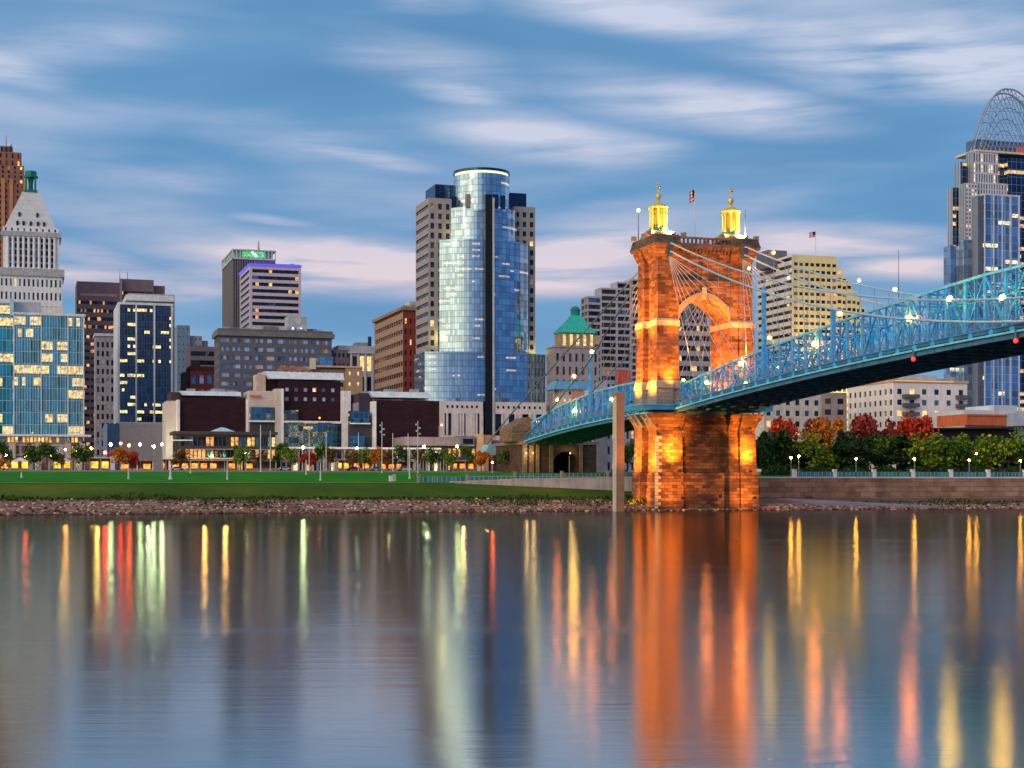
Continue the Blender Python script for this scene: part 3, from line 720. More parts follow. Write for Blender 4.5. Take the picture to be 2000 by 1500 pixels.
# steel walkway round the tower
pf = MB().box(-3.9, 27, -1.4, 10, 21.9, 22.9)
pf.build('walkway', blue_d, br)
MB().box(-4.1, 27.2, -1.6, 10.2, 22.9, 23.05).build('walkway_edge', teal, br)
bk = Parts('bracket', blue, br)
for x_ in (-2.6, 25.2):
    for y_ in (.2, 3.2, 6.2, 9.0):
        s_ = 1 if x_ > 5 else -1; xi = -1. if s_ < 0 else 23.6
        bk.add(MB().bar((x_+s_*.8, y_, 21.8), (xi, y_, 18.4), .22))
bk.done()
rl = MB()
rs = mat('rail_steel', (.2, .27, .32), .5, metal=.4)
for (xa_, xb_) in ((-4, 5.6), (17, 27.1)):
    rl = MB()
    for z_ in (23.6, 24.2): rl.bar((xa_, -1.5, z_), (xb_, -1.5, z_), .06)
    for i in range(25): rl.bar((xa_+(xb_-xa_)*i/24, -1.5, 23), (xa_+(xb_-xa_)*i/24, -1.5, 24.2), .04)
    rl.build('railing', rs, br)

# ---- deck
XN, XF = 5.8, 2*CXT-5.8      # truss planes
ys_main = [-240+5*i for i in range(49)]; ys_side = [11.2+4.6*i for i in range(21)]
ysall = ys_main+ys_side
dk = MB()
for a, b in zip(ysall, ysall[1:]):
    za, zb_ = zd(a), zd(b)
    dk.loft([[(3.4, a, za+.35), (19.4, a, za+.35), (19.4, a, za+.95), (3.4, a, za+.95)], [(3.4, b, zb_+.35), (19.4, b, zb_+.35), (19.4, b, zb_+.95), (3.4, b, zb_+.95)]])
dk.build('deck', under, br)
fb = Parts('floor_beam', under, br)
for a in [y for y in ysall if y > -170]:
    fb.add(MB().box(3.6, 19.2, a-.15, a+.15, zd(a)-.9, zd(a)+.35))
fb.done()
st = MB()
for x_ in (3.7, 5.8, 9, 12.5, 16.8, 19.1):
    for a, b in zip(ysall, ysall[1:]): st.bar((x_, a, zd(a)-.35), (x_, b, zd(b)-.35), .2, 1.16 if x_ in (3.7, 19.1) else .7)
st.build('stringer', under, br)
for side, x_ in ((0, 3.3), (1, 19.5)):
    c1 = MB(); c2 = MB(); bks = MB(); r_ = MB()
    for a, b in zip(ysall, ysall[1:]):
        if a < 0 and b > 0: continue
        c1.bar((x_, a, zd(a)), (x_, b, zd(b)), .25, .32)
        c2.bar((x_, a, zd(a)+1.0), (x_, b, zd(b)+1.0), .2, .2)
        for q in range(3):
            yy = a+(b-a)*q/3
            bks.box(x_-.06, x_+.06, yy-.12, yy+.12, zd(yy)+.1, zd(yy)+.95) if q == 0 else None
        bks.box(x_-.08, x_+.08, a-.5, a+.5, zd(a)+.12, zd(a)+.8)
        for z_ in (1.5, 2.3): r_.bar((x_, a, zd(a)+z_), (x_, b, zd(b)+z_), .07)
        n = 8 if a > -125 else 3
        for q in range(n):
            yy = a+(b-a)*q/n; r_.bar((x_, yy, zd(yy)+1.05), (x_, yy, zd(yy)+2.3), .05)
    c1.build('edge_beam', teal, br); c2.build('kerb_beam', blue_d, br); bks.build('edge_bracket', blue, br)
    r_.build('railing', mat('rail_bluegrey', (.22, .27, .33), .55, metal=.3), br)
# ---- trusses
tp, td, tl = Parts('truss_post', blue, br), Parts('truss_diagonal', blue, br), Parts('truss_lacing', blue_d, br)
def rngy(): return [y for y in ys_side]+[y for y in reversed(ys_main)]
for x_ in (XN, XF):
    for ys in (ys_main, ys_side):
        ch = MB(); bc = MB()
        for a, b in zip(ys, ys[1:]):
            ch.bar((x_, a, zd(a)+ht(a)), (x_, b, zd(b)+ht(b)), .5, .42)
            bc.bar((x_, a, zd(a)+1.2), (x_, b, zd(b)+1.2), .35, .35)
            bc.bar((x_, a, zd(a)+ht(a)*.62), (x_, b, zd(b)+ht(b)*.62), .16, .16) if ys is ys_main else None
        ch.build('top_chord', teal, br); bc.build('bottom_chord', blue, br)
seq = [(x_, ys, i) for ys in (ys_side, ys_main) for x_ in (XN, XF) for i in range(len(ys))]
seq.sort(key=lambda q: (q[1][q[2]] < -125, q[0]))
for x_, ys, i in seq:
    y = ys[i]; z = zd(y); h = ht(y)
    tp.add(MB().bar((x_, y, z+.9), (x_, y, z+h), .6, .36))
    if i+1 < len(ys):
        y2 = ys[i+1]; z2 = zd(y2); h2 = ht(y2)
        a, b = ((x_, y, z+1.2), (x_, y2, z2+h2)) if i % 2 else ((x_, y, z+h), (x_, y2, z2+1.2))
        td.add(MB().bar(a, b, .3, .26))
        mb = MB(); n = 6
        c, d = ((x_, y, z+h), (x_, y2, z2+1.2)) if i % 2 else ((x_, y, z+1.2), (x_, y2, z2+h2))
        mb.bar(c, d, .11); ym = (y+y2)/2; mb.bar((x_, ym, (z+z2)/2+1.1), (x_, ym, (z+z2)/2+(h+h2)/2), .26)
        for f0, f1 in ((.0, .33), (.33, .66), (.66, 1.)):
            for ya_, yb_ in ((y, ym), (ym, y2)):
                hm_ = (h+h2)/2; zm_ = (z+z2)/2; mb.bar((x_, ya_, zm_+1.2+(hm_-1.2)*f0), (x_, yb_, zm_+1.2+(hm_-1.2)*f1), .09)
        tl.add(mb)
tp.done(); td.done(); tl.done()
# overhead bracing between the trusses
ob = Parts('sway_brace', blue, br)
for y in [q for q in ysall if -130 < q < 100 and ht(q) > 6.4][::2]:
    z = zd(y)+ht(y)-.3
    ob.add(MB().bar((XN, y, z), (XF, y, z), .3).bar((XN, y, z-1.5), (XF, y, z-1.5), .2).bar((XN, y, z-1.5), (CXT, y, z), .14).bar((XF, y, z-1.5), (CXT, y, z), .14))
ob.done()
# ---- cables
X1, X2 = 2.4, 2*CXT-2.4
def cz(y, up):
    zm, z0 = (31.0, 58.6) if up else (27.6, 56.8)
    return zm+(z0-zm)/155**2*(y+155)**2
NB = [(11, 54.), (21.2, 50.5), (49.5, 36.3), (87, 22.1), (101, 18.8)]
NA = [(11, 55.8), (82, 35.0), (115, 25.), (140, 16.5)]
susp = Parts('suspender', mat('suspender_wire', (.25, .38, .46), .5), br)
for x_ in (X1, X2):
    for up in (0, 1):
        pts = [(x_, 1.5+0*up, cz(0, up))]+[(x_, -y, cz(-y, up)) for y in range(2, 240, 6)]
        MB().tube(pts, .2 if not up else .17, 8).build('main_cable', cabm, br, True)
    for kk, tbl in enumerate((NB, NA)):
        def ci(y): return interp(y, tbl)
        pts = [(x_, 1.5, cz(0, kk))]+[(x_, y, ci(y)-(0.5*sin(pi*min(1, max(0, (y-11)/76))) if kk == 0 else 0)) for y in [11+(tbl[-1][0]-11)*i/14 for i in range(15)]]
        MB().tube(pts, .2, 8).build('main_cable', mat('side_cable', (.13, .19, .24), .5), br, True)
for x_, xt in ((X1, 3.4), (X2, 19.4)):
    for y in ys_main[::-1]:
        if y > -12 or y < -200: continue
        susp.add(MB().bar((x_, y, cz(y, 1)), (xt, y, zd(y)+1), .08))
    for y in ys_side[2:]:
        if y < 96: susp.add(MB().bar((x_, y, interp(y, NA)), (x_, y, zd(y)+1), .07))
susp.done()
stay = Parts('stay_cable', mat('stay_wire', (.42, .45, .5), .5), br)
for x_, xt in ((X1, XN-.4), (X2, XF+.4)):
    for q in (9, 15, 21, 28, 36, 45, 55, 66): stay.add(MB().bar((x_, .0, 55.6), (xt, -q, zd(-q)+1.2), .11))
    for q in (9, 16, 24, 33, 43, 54): stay.add(MB().bar((x_, 11.2, 54.6), (xt, 11.2+q, zd(q+11)+1.2), .11))
stay.done()
sd_ = MB()
for x_ in (X1, X2): sd_.box(x_-.7, x_+.7, -1.35, .3, 55.6, 58.9)
sd_.build('cable_saddle', mat('saddle', (.06, .1, .14), .5), br)
# tall posts from the trusses up to the cables
for px_, py0, x_ in ((1492, 562, XN-1.2), (1627, 604, XN-1.2), (1153, 690, XN-1.2), (1415, 552, XF+1.2)):
    y = BR.ly(px_, x_); z1 = BR.lz(py0, x_, y)
    MB().box(x_-.36, x_+.36, y-.3, y+.3, zd(y)+1, z1).build('cable_post', blue_d if x_ > 10 else blue, br)
# ---- lamps along the bridge
lor = emis('lamp_orange', (1., .23, .02), 150.); lye = emis('lamp_yellow', (1., .55, .05), 130.); lpk = emis('lamp_pale', (1., .75, .6), 9.); lre = emis('lamp_red', (1., .01, .01), 5.)
polem = mat('lamp_pole', (.12, .2, .26), .5, metal=.3)
def blamp(px, py, x_, m_, r=.32, foot=None, rod=True):
    y = BR.ly(px, x_); z = BR.lz(py, x_, y)
    f = foot if foot is not None else zd(y)+1
    if rod: 
        p = MB().tube([(x_, y, f), (x_, y, z-r*.8)], .07, 6).lathe(x_, y, [(r*.7, z-r*1.2), (r*.5, z-r*.7)], 8).build('lamp', polem, br)
    else: p = MB().lathe(x_, y, [(.12, z-r*1.6), (r*.6, z-r*.8)], 8).build('lamp', polem, br)
    MB().sphere((x_, y, z), r).build('lamp_globe', m_, p, True)
for px_, py_, x_, m_, r_ in ((1776, 622, 5.2, lor, .52), (1590, 672, 5.2, lor, .4), (1447, 710, 5.2, lor, .42), (1380, 747, 5.2, lor, .36), (1456, 749, 5.2, lor, .3),
        (1640, 613, 17.6, lor, .42), (1121, 803, 5.2, lye, .42), (1194, 780, 5.2, lor, .36), (1520, 716, 17.6, lye, .3), (1502, 660, 17.6, lye, .3), (1335, 742, 17.6, lor, .3)):
    blamp(px_, py_, x_, m_, r_)
for px_, py_, x_, m_, r_, up in ((1855, 584, X1, lye, .42, 1), (1958, 581, X1, lye, .42, 1), (1678, 548, X2, lpk, .32, 1), (1748, 565, X2, lpk, .36, 1),
        (1156, 687, X1, lor, .4, 2), (1121, 735, X1, lor, .42, 2), (1089, 781, X1, lor, .42, 2), (1463, 524, X2-2, lor, .3, 1), (1540, 543, X2, lpk, .25, 1)):
    y = BR.ly(px_, x_); blamp(px_, py_, x_, m_, r_, foot=(cz(y, up) if up < 2 else interp(y, NB))-.1)
for px_ in (1785, 1985):
    y = BR.ly(px_, 3.3); z = BR.lz(703, 3.3, y)
    p = MB().box(3.1, 3.4, y-.2, y+.2, zd(y)-1.2, zd(y)+.2).build('navigation_light', polem, br)
    MB().sphere((3.2, y, zd(y)-1.35), .34).build('light_globe', lre, p, True)
# ---- floodlights on the tower: fixtures and their light
FLOOD = 13.5
fx = mat('fixture', (.05, .05, .05), .5)
def flood(x, y, z, tx, ty, tz, power, col=(1., .30, .022), ang_=100, size=.5):
    l = bpy.data.lights.new('floodlight', 'SPOT'); l.energy = power*FLOOD; l.color = col; l.spot_size = radians(ang_); l.spot_blend = .9; l.shadow_soft_size = size
    o = bpy.data.objects.new('floodlight_beam', l); COL.objects.link(o); 
    o.location = (x, y, z); o.rotation_euler = Vector((tx-x, ty-y, tz-z)).to_track_quat('-Z', 'Y').to_euler()
    d = Vector((tx-x, ty-y, tz-z)).normalized()
    b_ = MB().bar(Vector((x, y, z))-d*.7, Vector((x, y, z))-d*.25, .6, .45); p = b_.build('floodlight', fx, tower)
    o.parent = br
OR = 1.0
# pier, south faces
flood(3.4, -3.4, 9., 3.2, 0, 15., 2600, ang_=78); flood(20.4, -3.4, 9., 20.8, 0, 15., 2600, ang_=78); flood(3.4, -3.2, 17.5, 3.2, 0, 12, 900, ang_=80); flood(20.4, -3.2, 17.5, 20.8, 0, 12, 900, ang_=80)
flood(3.0, -6.0, 3.0, 3, 0, 6, 420, ang_=120); flood(20., -6.0, 3.0, 20, 0, 5, 420, ang_=120)
flood(11.3, -7.0, 3.5, 11.3, 1, 8, 110, ang_=90); flood(-3.5, -9, 8, -10.5, -8.2, 15, 900, ang_=90)
flood(-6.5, 1.5, 9, 0, 2., 13.5, 2600); flood(-6.5, 9.5, 9, 0, 9.4, 13.5, 2200)
flood(-6, 5, 2.5, 0, 5, 5, 700, ang_=120)
# legs above the deck
flood(2.6, -3.4, 26.5, 3., 0, 35, 2000, ang_=90); flood(19.8, -3.8, 28, 20, 0, 36, 2600, ang_=90)
flood(11.3, -6, 30, 11.3, 1., 46, 3800, ang_=70); flood(5.5, -7, 33, 3.5, 0, 48, 3000, ang_=64); flood(17.5, -7, 33, 19.5, 0, 48, 3200, ang_=64)
flood(7.6, 4, 24.5, 17.6, 5.5, 36, 3800, ang_=120); flood(11.3, 5.6, 24.5, 11.3, 5.6, 46, 3000, ang_=110)
flood(-5.5, 1.2, 24, 0, 1.8, 33, 2600); flood(-5.5, 9.8, 24, 0, 9.4, 33, 2600); flood(-6.5, 2, 36, 0, 2., 47, 2600); flood(-6.5, 9.6, 36, 0, 9.4, 47, 2600)
# gilded turrets
for cx in (2.5, 2*CXT-2.5):
    flood(cx+1.6, 1.6, 60.6, cx, 5.6, 65.5, 900, (1., .80, .25), 110); flood(cx-3.2, 2.6, 60.6, cx, 5.6, 65.5, 600, (1., .75, .2), 110)
    flood(cx+3.6, 4.0, 61., cx, 5.6, 66, 500, (1., .85, .35), 110)

# ---- concrete fender post in front of the pier
dp = Bld('fender_post', 'tall square concrete post standing in the river just left of the tower pier', 'post', 1203, 320., zb=0.)
w = dp.lx(1219.5); d_ = dp.ly(1197)
pm = masonry('post_concrete', (.46, .25, .15), (.40, .21, .13), (.3, .16, .1), 6, 1.1, dark=(.2, .12, .09), stain=.5, bump=.02, msize=.015)
p_ = MB().box(0, w, 0, d_, -3, dp.lz(770)).box(-.08, w+.08, -.08, d_+.08, dp.lz(770), dp.lz(766)).build('shaft', pm, dp.root)
MB().box(-.12, .12, -.1, d_*.9, -2, dp.lz(775)).build('lit_side_strip', mat('lit_side_paint', (.62, .52, .42), .6), dp.root)  # pale box added over the left face, painting that side as lit

# ---- stone anchorage with arch under the north end
AN = Bld('anchorage', 'massive brown stone bridge anchorage with a dark arch behind the riverside lawn', 'anchorage', 1020, 432., zb=7.)
anm = masonry('anchorage_stone', (.15, .10, .07), (.10, .07, .05), (.05, .04, .03), 1.6, .7, dark=(.03, .025, .02), stain=.7, bump=.1)
w = AN.lx(1165); h1 = AN.lz(868)
a0, a1 = AN.lx(1081), AN.lx(1129)
am = MB(); am.box(0, a0, 0, 26, 0, h1, anm); am.box(a1, w, 0, 26, 0, h1, anm)
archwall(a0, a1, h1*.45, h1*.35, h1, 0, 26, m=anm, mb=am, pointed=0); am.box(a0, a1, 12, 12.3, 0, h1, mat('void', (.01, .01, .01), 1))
am.build('stone_wall', None, AN.root)
AN.box('coping', -.5, w+.5, -.5, 26.5, h1, h1+.9, mat('coping_dark', (.25, .2, .16), .8))
pil = Parts('pilaster', masonry('pilaster_stone', (.42, .29, .17), (.3, .21, .13), (.14, .1, .07), 1.2, .6), AN.root)
for pa, pb in ((1020, 1028), (1033, 1041), (1046, 1052), (1072, 1079), (1131, 1137)):
    pil.add(MB().box(AN.lx(pa), AN.lx(pb), -.7, -.01, 0, h1))
pil.done()
gb = MB(); xa, xb = AN.lx(1000, 2), AN.lx(1048, 2); zb_ = h1+.9; zt_ = AN.lz(828, 0, 2)
gb.loft([[(xa, 2, zb_), (xb, 2, zb_), (xb, 2, zt_), ((xa+xb)/2+1.5, 2, AN.lz(814, 0, 2)), (xa, 2, zt_-1)], [(xa, 14, zb_), (xb, 14, zb_), (xb, 14, zt_), ((xa+xb)/2+1.5, 14, AN.lz(814, 0, 2)), (xa, 14, zt_-1)]])
gb.build('gatehouse', masonry('gatehouse_stone', (.42, .28, .17), (.24, .15, .09), (.12, .08, .06), .9, .4), AN.root)
MB().box((xa+xb)/2, (xa+xb)/2+1.6, 1.9, 2.1, zb_+1.2, zb_+3).build('window', WIN['brown'], AN.root)
l = bpy.data.lights.new('gate_lamp', 'POINT'); l.energy = 900; l.color = (1., .5, .12); l.shadow_soft_size = .4
o = bpy.data.objects.new('gate_lamp', l); COL.objects.link(o); o.parent = AN.root; o.location = (xb-1, -2., zt_+.5)
MB().sphere((xb-1, -2., zt_+.5), .42).build('lamp', emis('lamp_amber', (1., .5, .1), 9), AN.root, True)
MB().tube([(xb-1, -2., zt_), (xb-1, -.6, zt_-1), (xb-1, 2, zt_-1)], .06).build('lamp_arm', polem, AN.root)
for (xx, ww) in ((AN.lx(1024), 0), (AN.lx(1037), 0), (AN.lx(1110), 1)):
    l = bpy.data.lights.new('wall_lamp', 'POINT'); l.energy = 260; l.color = (1., .62, .25); l.shadow_soft_size = .3
    o = bpy.data.objects.new('wall_lamp', l); COL.objects.link(o); o.parent = AN.root; o.location = (xx, -2.5, h1*.75)
    MB().sphere((xx, -1.6, h1*.75), .18).build('lamp', emis('lamp_warm_small', (1., .62, .25), 8), AN.root, True)
# blue cable shed where the near cable meets the ground
SH = Bld('cable_shed', 'small pale blue steel cable housing at the foot of the left cable', 'shed', 945, 455., zb=6.4)
w = SH.lx(973); s_ = MB(); zlo, zhi = SH.lz(889), SH.lz(868)
s_.loft([[(0, 0, zlo), (w, 0, zlo), (w, 0, zhi), (w*.35, 0, zhi)], [(0, 6, zlo), (w, 6, zlo), (w, 6, zhi), (w*.35, 6, zhi)]])
s_.build('housing', mat('shed_blue', (.25, .5, .62), .5, .1), SH.root)
sp_ = MB()
for x_ in (w*.5, w*.9): sp_.box(x_-.3, x_+.3, 1, 1.6, 0, zlo)
sp_.build('leg', anm, SH.root)

# ================================================================ CITY
roofg = mat('roof_gravel', (.2, .2, .21), .9)
voidm = mat('void', (.01, .01, .01), 1)
# ---- 1 tall brown setback tower, far left
B = Bld('brick_tower', 'tall brown brick tower with stepped crown and mast behind the white pyramid tower', 'tower', -60, 950., seed=1)
bk_ = masonry('brick_brown', (.42, .19, .11), (.34, .15, .09), (.25, .13, .09), 2, .6, dark=(.1, .05, .04), stain=.4, bump=.02)
x = B.lx; K = [('dark', .7), ('brown', .16), ('dim', .08), ('lit', .06)]
def z(py, y=0.): return B.lz(py, 0, y)
B.mass(x(-60), x(51, 0), 0, 30, 0, z(352), bk_, (10, 22, .3, .55, K), None, (4, 22, .3, .55, K), mb=z(600))
B.mass(x(-48, 3), x(47, 3), 3, 27, z(352), z(318, 3), bk_, (8, 4, .35, .6, K), None, (3, 4, .35, .6, K))
B.mass(x(-40, 5), x(42, 5), 5, 25, z(318), z(292, 5), bk_, (7, 2, .3, .6, K), None, (3, 2, .3, .6, K))
B.mass(x(0, 8), x(25, 8), 8, 20, z(292), z(281, 8), mat('crown_brown', (.16, .09, .07), .7), (3, 1, .5, .7, K))
bu = MB()
for p in (-50, -22, 6, 22, 49): bu.box(x(p)-1.1, x(p)+1.1, -.8, -.01, 0, z(345))
bu.build('pier', mat('brick_tan', (.5, .24, .13), .8), B.root)
for p, zt_, w_ in ((12, 281, .5), (20, 268, .9)):
    xx = x(p, 14)
    if p == 12: MB().tube([(xx, 14, z(281)), (xx, 14, z(250))], [.45, .2]).build('mast', mat('mast_red', (.6, .16, .12), .6), B.root)
    else: MB().lathe(xx, 14, [(.3, z(281)), (.3, z(272)), (1.1, z(271)), (1.1, z(266)), (.2, z(265))], 10).build('antenna', mat('white_metal', (.75, .75, .75), .5), B.root)
B.finish()

# ---- 2 white tower with pyramid roof
B = Bld('pyramid_tower', 'white stone tower with colonnade and pyramid roof topped by a green lantern', 'tower', -1, 850., seed=2)
x = B.lx; wh = mat('white_stone', (.78, .78, .78), .8, .14, .5); wh2 = mat('white_stone_cornice', (.42, .43, .44), .8, .2, .5)
K = [('dark', .62), ('blue', .26), ('lit', .05), ('teal', .07)]
w = x(122); dp_ = 30.
B.mass(x(-1), w, 0, dp_, 0, z(537), wh, (14, 15, .42, .55, K), None, (8, 15, .42, .55, K))
B.mass(x(-3, -1), x(126, -1), -1, dp_+1, z(537), z(522), wh2)
B.mass(x(6, 2), x(116, 2), 2, dp_-2, z(522), z(458), wh, (9, 1, .52, .9, [('dark', .75), ('blue', .1), ('lit', .15)], 1.2, 1), None, (6, 1, .5, .9, K, 1.2), ms=2.5)
fl_ = MB()
for j in range(1, 5): fl_.box(x(6, 2)+1, x(116, 2)-1, 2.5, 2.9, z(522-j*13)-.6, z(522-j*13)+.5)
fl_.build('spandrel', wh2, B.root)
cp = Parts('column', wh, B.root)
for i in range(10):
    xx = x(6, 2)+2.5+(x(116, 2)-x(6, 2)-5)*i/9; cp.add(MB().lathe(xx, 1.6, [(.95, z(522)), (.8, z(520)), (.72, z(462)), (.95, z(459))], 10))
cp.done()
B.mass(x(1, 1), x(120, 1), 1, dp_-1, z(458), z(449), wh2)
B.mass(x(5, 3), x(114, 3), 3, dp_-3, z(449), z(440), wh, (9, 1, .3, .6, K), None, (5, 1, .3, .6, K))
xa, xb, xc, xd = x(9, 5), x(109, 5), x(44, 14), x(76, 14)
zb_, zt_ = z(440), z(364)
py_ = MB(); yb0, yb1 = 5., dp_-5; yt0, yt1 = 12., dp_-12
n_ = 6
rings = []
for k in range(n_+1):
    t_ = k/n_; f = lambda a, b: a+(b-a)*t_
    rings.append([(f(xa, xc), f(yb0, yt0), f(zb_, zt_)), (f(xb, xd), f(yb0, yt0), f(zb_, zt_)), (f(xb, xd), f(yb1, yt1), f(zb_, zt_)), (f(xa, xc), f(yb1, yt1), f(zb_, zt_))])
py_.loft(rings)
pyo = py_.build('pyramid_roof', masonry('pyramid_stone', (.76, .76, .75), (.68, .69, .69), (.36, .37, .38), 3.2, 2.9, stain=.2, dark=(.3, .3, .3), bump=.02), B.root)
dm = MB()
for row, (px_s, t_) in enumerate((((34, 46, 60, 74, 86), .06), ((38, 73), .3))):
    for p in px_s:
        yy = yb0+(yt0-yb0)*t_; zz = zb_+(zt_-zb_)*t_; xx = x(p, yy); dm.box(xx-.6, xx+.6, yy-.3, yy+1.5, zz+.2, zz+2.6)
dm.build('dormer', WIN['dark'], pyo)
gcop = mat('lantern_green', (.01, .2, .15), .6, .2, 1.)
cx_ = (xc+xd)/2; cy_ = dp_/2
ln = MB().box(cx_-3.6, cx_+3.6, cy_-3.6, cy_+3.6, zt_, zt_+1.2)
ln.build('lantern_base', gcop, B.root)
cp = Parts('lantern_pillar', gcop, B.root)
for sx in (-1, 1):
    for sy in (-1, 1): cp.add(MB().box(cx_+sx*2.5-.55, cx_+sx*2.5+.55, cy_+sy*2.5-.55, cy_+sy*2.5+.55, zt_+1.2, zt_+8.5))
cp.add(MB().lathe(cx_, cy_, [(1.4, zt_+1.2), (1.2, zt_+5), (1.8, zt_+8.5)], 8)); cp.done()
MB().lathe(cx_, cy_, [(4., zt_+8.5), (4.1, zt_+9.4), (3.3, zt_+10), (3.2, zt_+12.2), (1., zt_+12.5)], 8).build('lantern_cap', gcop, B.root)
B.finish()

# ---- 3 glass office block, left edge
B = Bld('glass_office', 'teal glass office block with bright yellow lit floors at the left edge', 'office building', 27, 590., seed=3)
x = B.lx; Z = lambda py, y=0.: B.lz(py, 0, y)
fh = (Z(612)-Z(850))/10
gm = curtain('teal_curtain', (.09, .58, .60), fh, 1.45, .30, (1, .62, .16), 1.25, mull=(.45, .55, .58), spand=.2, dark=.3, litz=(.22, .9), run=7., mw=.08, wob=.10)
w = x(165); zb_, zt_ = Z(850), Z(614)
B.box('glass_facade', 0, w, 0, 34, zb_, zt_, gm)
x0 = x(-60, 6); B.box('glass_wing', x0, x(25, 6), 6, 36, zb_, Z(592, 6), gm)
B.box('roof_slab', -.4, w+.4, -.4, 34.4, zt_, zt_+.9, mat('slab_white', (.7, .72, .72), .6))
B.box('penthouse', x(27, 8), x(80, 8), 8, 26, zt_+.9, Z(589, 8), mat('penthouse_grey', (.4, .42, .47), .7))
B.box('penthouse', x(80, 8), x(122, 8), 8.1, 25, zt_+.9, Z(597, 8), mat('penthouse_cream', (.62, .58, .5), .7))
B.box('penthouse', x(19, 4), x(26.9, 4), 4, 20, zt_, Z(583, 4), mat('pale_blue_panel', (.4, .6, .7), .4))
fn = Parts('fin', mat('fin_white', (.6, .66, .7), .5), B.root)
for p in (27, 80.5, 132.5, 163): fn.add(MB().box(x(p)-.22, x(p)+.22, -.7, -.01, zb_-2, zt_+.5))
for i in range(26): fn.add(MB().box(w*i/26-.07, w*i/26+.07, -.28, -.01, zb_, zt_))
fn.done()
# columns and podium
B.mass(x0, w+3, 0, 30, 0, Z(893), mat('podium_stone', (.35, .3, .28), .8), (14, 1, .7, .6, [('dark', .5), ('warm', .3), ('blue', .2)]))
B.mass(x0, w-2, 1.2, 30, Z(891), Z(865), mat('podium_stone2', (.5, .44, .40), .8), (13, 1, .72, .6, [('dark', .3), ('blue', .3), ('brown', .2), ('warm', .2)], .5))
B.box('canopy', x0, w+2.5, -1.5, 30, Z(852), Z(848), mat('canopy_white', (.75, .76, .8), .5))
B.mass(x0, w-1, .6, 29, Z(864.5), Z(852.2), mat('podium_orange', (.5, .3, .18), .7), (30, 1, .62, .8, [('lit', .45), ('warm', .35), ('teal', .2)], .3))
cp = Parts('column', mat('column_tan', (.55, .42, .36), .8), B.root)
for p in (-2, 24, 76, 132, 160): cp.add(MB().box(x(p)-1.2, x(p)+1.2, -.8, .5, Z(905), Z(865)))
cp.done()
B.finish()

# ---- 4 purple-brown stepped office tower
B = Bld('office_tower', 'purple brown office tower with horizontal bands and small roof antennas', 'tower', 150, 900., seed=4)
x = B.lx; Z = lambda py, y=0.: B.lz(py, 0, y); pu = mat('purple_brown', (.20, .13, .15), .6, .12, .2, spec=.5)
KD = [('dark', .86), ('warm', .10), ('dim', .04)]
B.mass(0, x(237), 0, 30, 0, Z(549), pu, (6, 22, .98, .42, KD, .5, 4), None, None, mt=Z(549)-Z(582), mb=.1)
B.mass(x(237), x(301), 3, 34, 0, Z(541, 3), pu, (4, 24, .96, .42, KD, .5, 4), None, (6, 24, .9, .42, KD, .5, 2), mt=6)
B.box('vertical_fin', x(233.5), x(238.5), -.8, 2.99, 0, Z(541), mat('fin_brown', (.42, .27, .25), .6))
B.box('sign_band', x(156), x(228), -.15, -.01, Z(577), Z(572), mat('band_tan', (.5, .28, .2), .6))
B.box('roof_plant', x(300, 10), x(322, 10), 10, 24, Z(620), Z(552, 10), pu)
for p in (234, 249): MB().tube([(x(p, 9), 9, Z(545)), (x(p, 9), 9, Z(522))], [.3, .12]).build('antenna', mat('antenna_dark', (.2, .15, .15), .5), B.root)
B.mass(x(162, -6), x(190, -6), -6, -.5, 0, Z(650, -6), pu, (2, 20, .8, .4, [('dark', .8), ('warm', .2)], .4, 2))
B.finish()

# ---- 5 narrow grey stone block
B = Bld('narrow_block', 'narrow grey stone block with small dark windows between the purple and dark glass towers', 'building', 187, 745., seed=5)
x = B.lx; Z = lambda py, y=0.: B.lz(py, 0, y)
B.mass(0, x(224), 0, 20, 0, Z(656), mat('grey_ornate', (.30, .28, .31), .8, .3, .8), (4, 15, .5, .6, [('dark', .8), ('pale', .2)], .5), (3, 15, .45, .6, [('dark', .8), ('pale', .2)]), mt=2)
B.box('cornice', -.6, x(224)+.6, -.7, 20, Z(656), Z(651), mat('cornice_pale', (.5, .55, .6), .7))
B.finish()

# ---- 6 dark glass tower with pale slab
B = Bld('dark_glass_tower', 'dark blue glass tower with white edges against a beige slab', 'tower', 231, 640., seed=6)
x = B.lx; Z = lambda py, y=0.: B.lz(py, 0, y)
sl = mat('slab_beige', (.42, .38, .36), .75, .1, .3); w = x(337)
d_ = B.ly(222)
fh = (Z(594)-Z(822))/16
gm = curtain('navy_curtain', (.09, .13, .18), fh, 1.15, .22, (1, .80, .32), 1.5, mull=(.09, .12, .16), spand=.3, dark=.5, litz=(.35, .75), run=3., mw=.12)
zb_, zt_ = Z(824), Z(592)
B.box('glass_facade', .3, w-.2, .25, d_-1, zb_, zt_-.5, gm)
wf = mat('frame_white', (.62, .66, .72), .5)
fr_ = Parts('frame', wf, B.root)
for p in (232.5, 266, 301.5, 335.5): fr_.add(MB().box(x(p)-.35, x(p)+.35, -.3, .24, zb_, zt_))
fr_.add(MB().box(-.1, w+.2, -.35, d_-1, zt_-.49, zt_+.5)); fr_.add(MB().box(-.1, w+.2, -.32, .2, zb_-1, zb_-.01)); fr_.add(MB().box(-.1, .29, .25, d_-1, zb_, zt_-.5)); fr_.done()
B.mass(x(258, 12), x(352, 12), d_-.9+4, d_+22, 0, Z(557, 12), sl, None)
B.mass(x(262, 4), x(352, 4), d_-2.2+1.31, d_+2.9, 0, Z(580, 4), sl, (8, 1, .7, .9, [('warm', .6), ('lit', .3), ('dark', .1)], .6), None, None, mb=Z(588, 4)-.5, mt=Z(580, 4)-Z(583.5, 4))
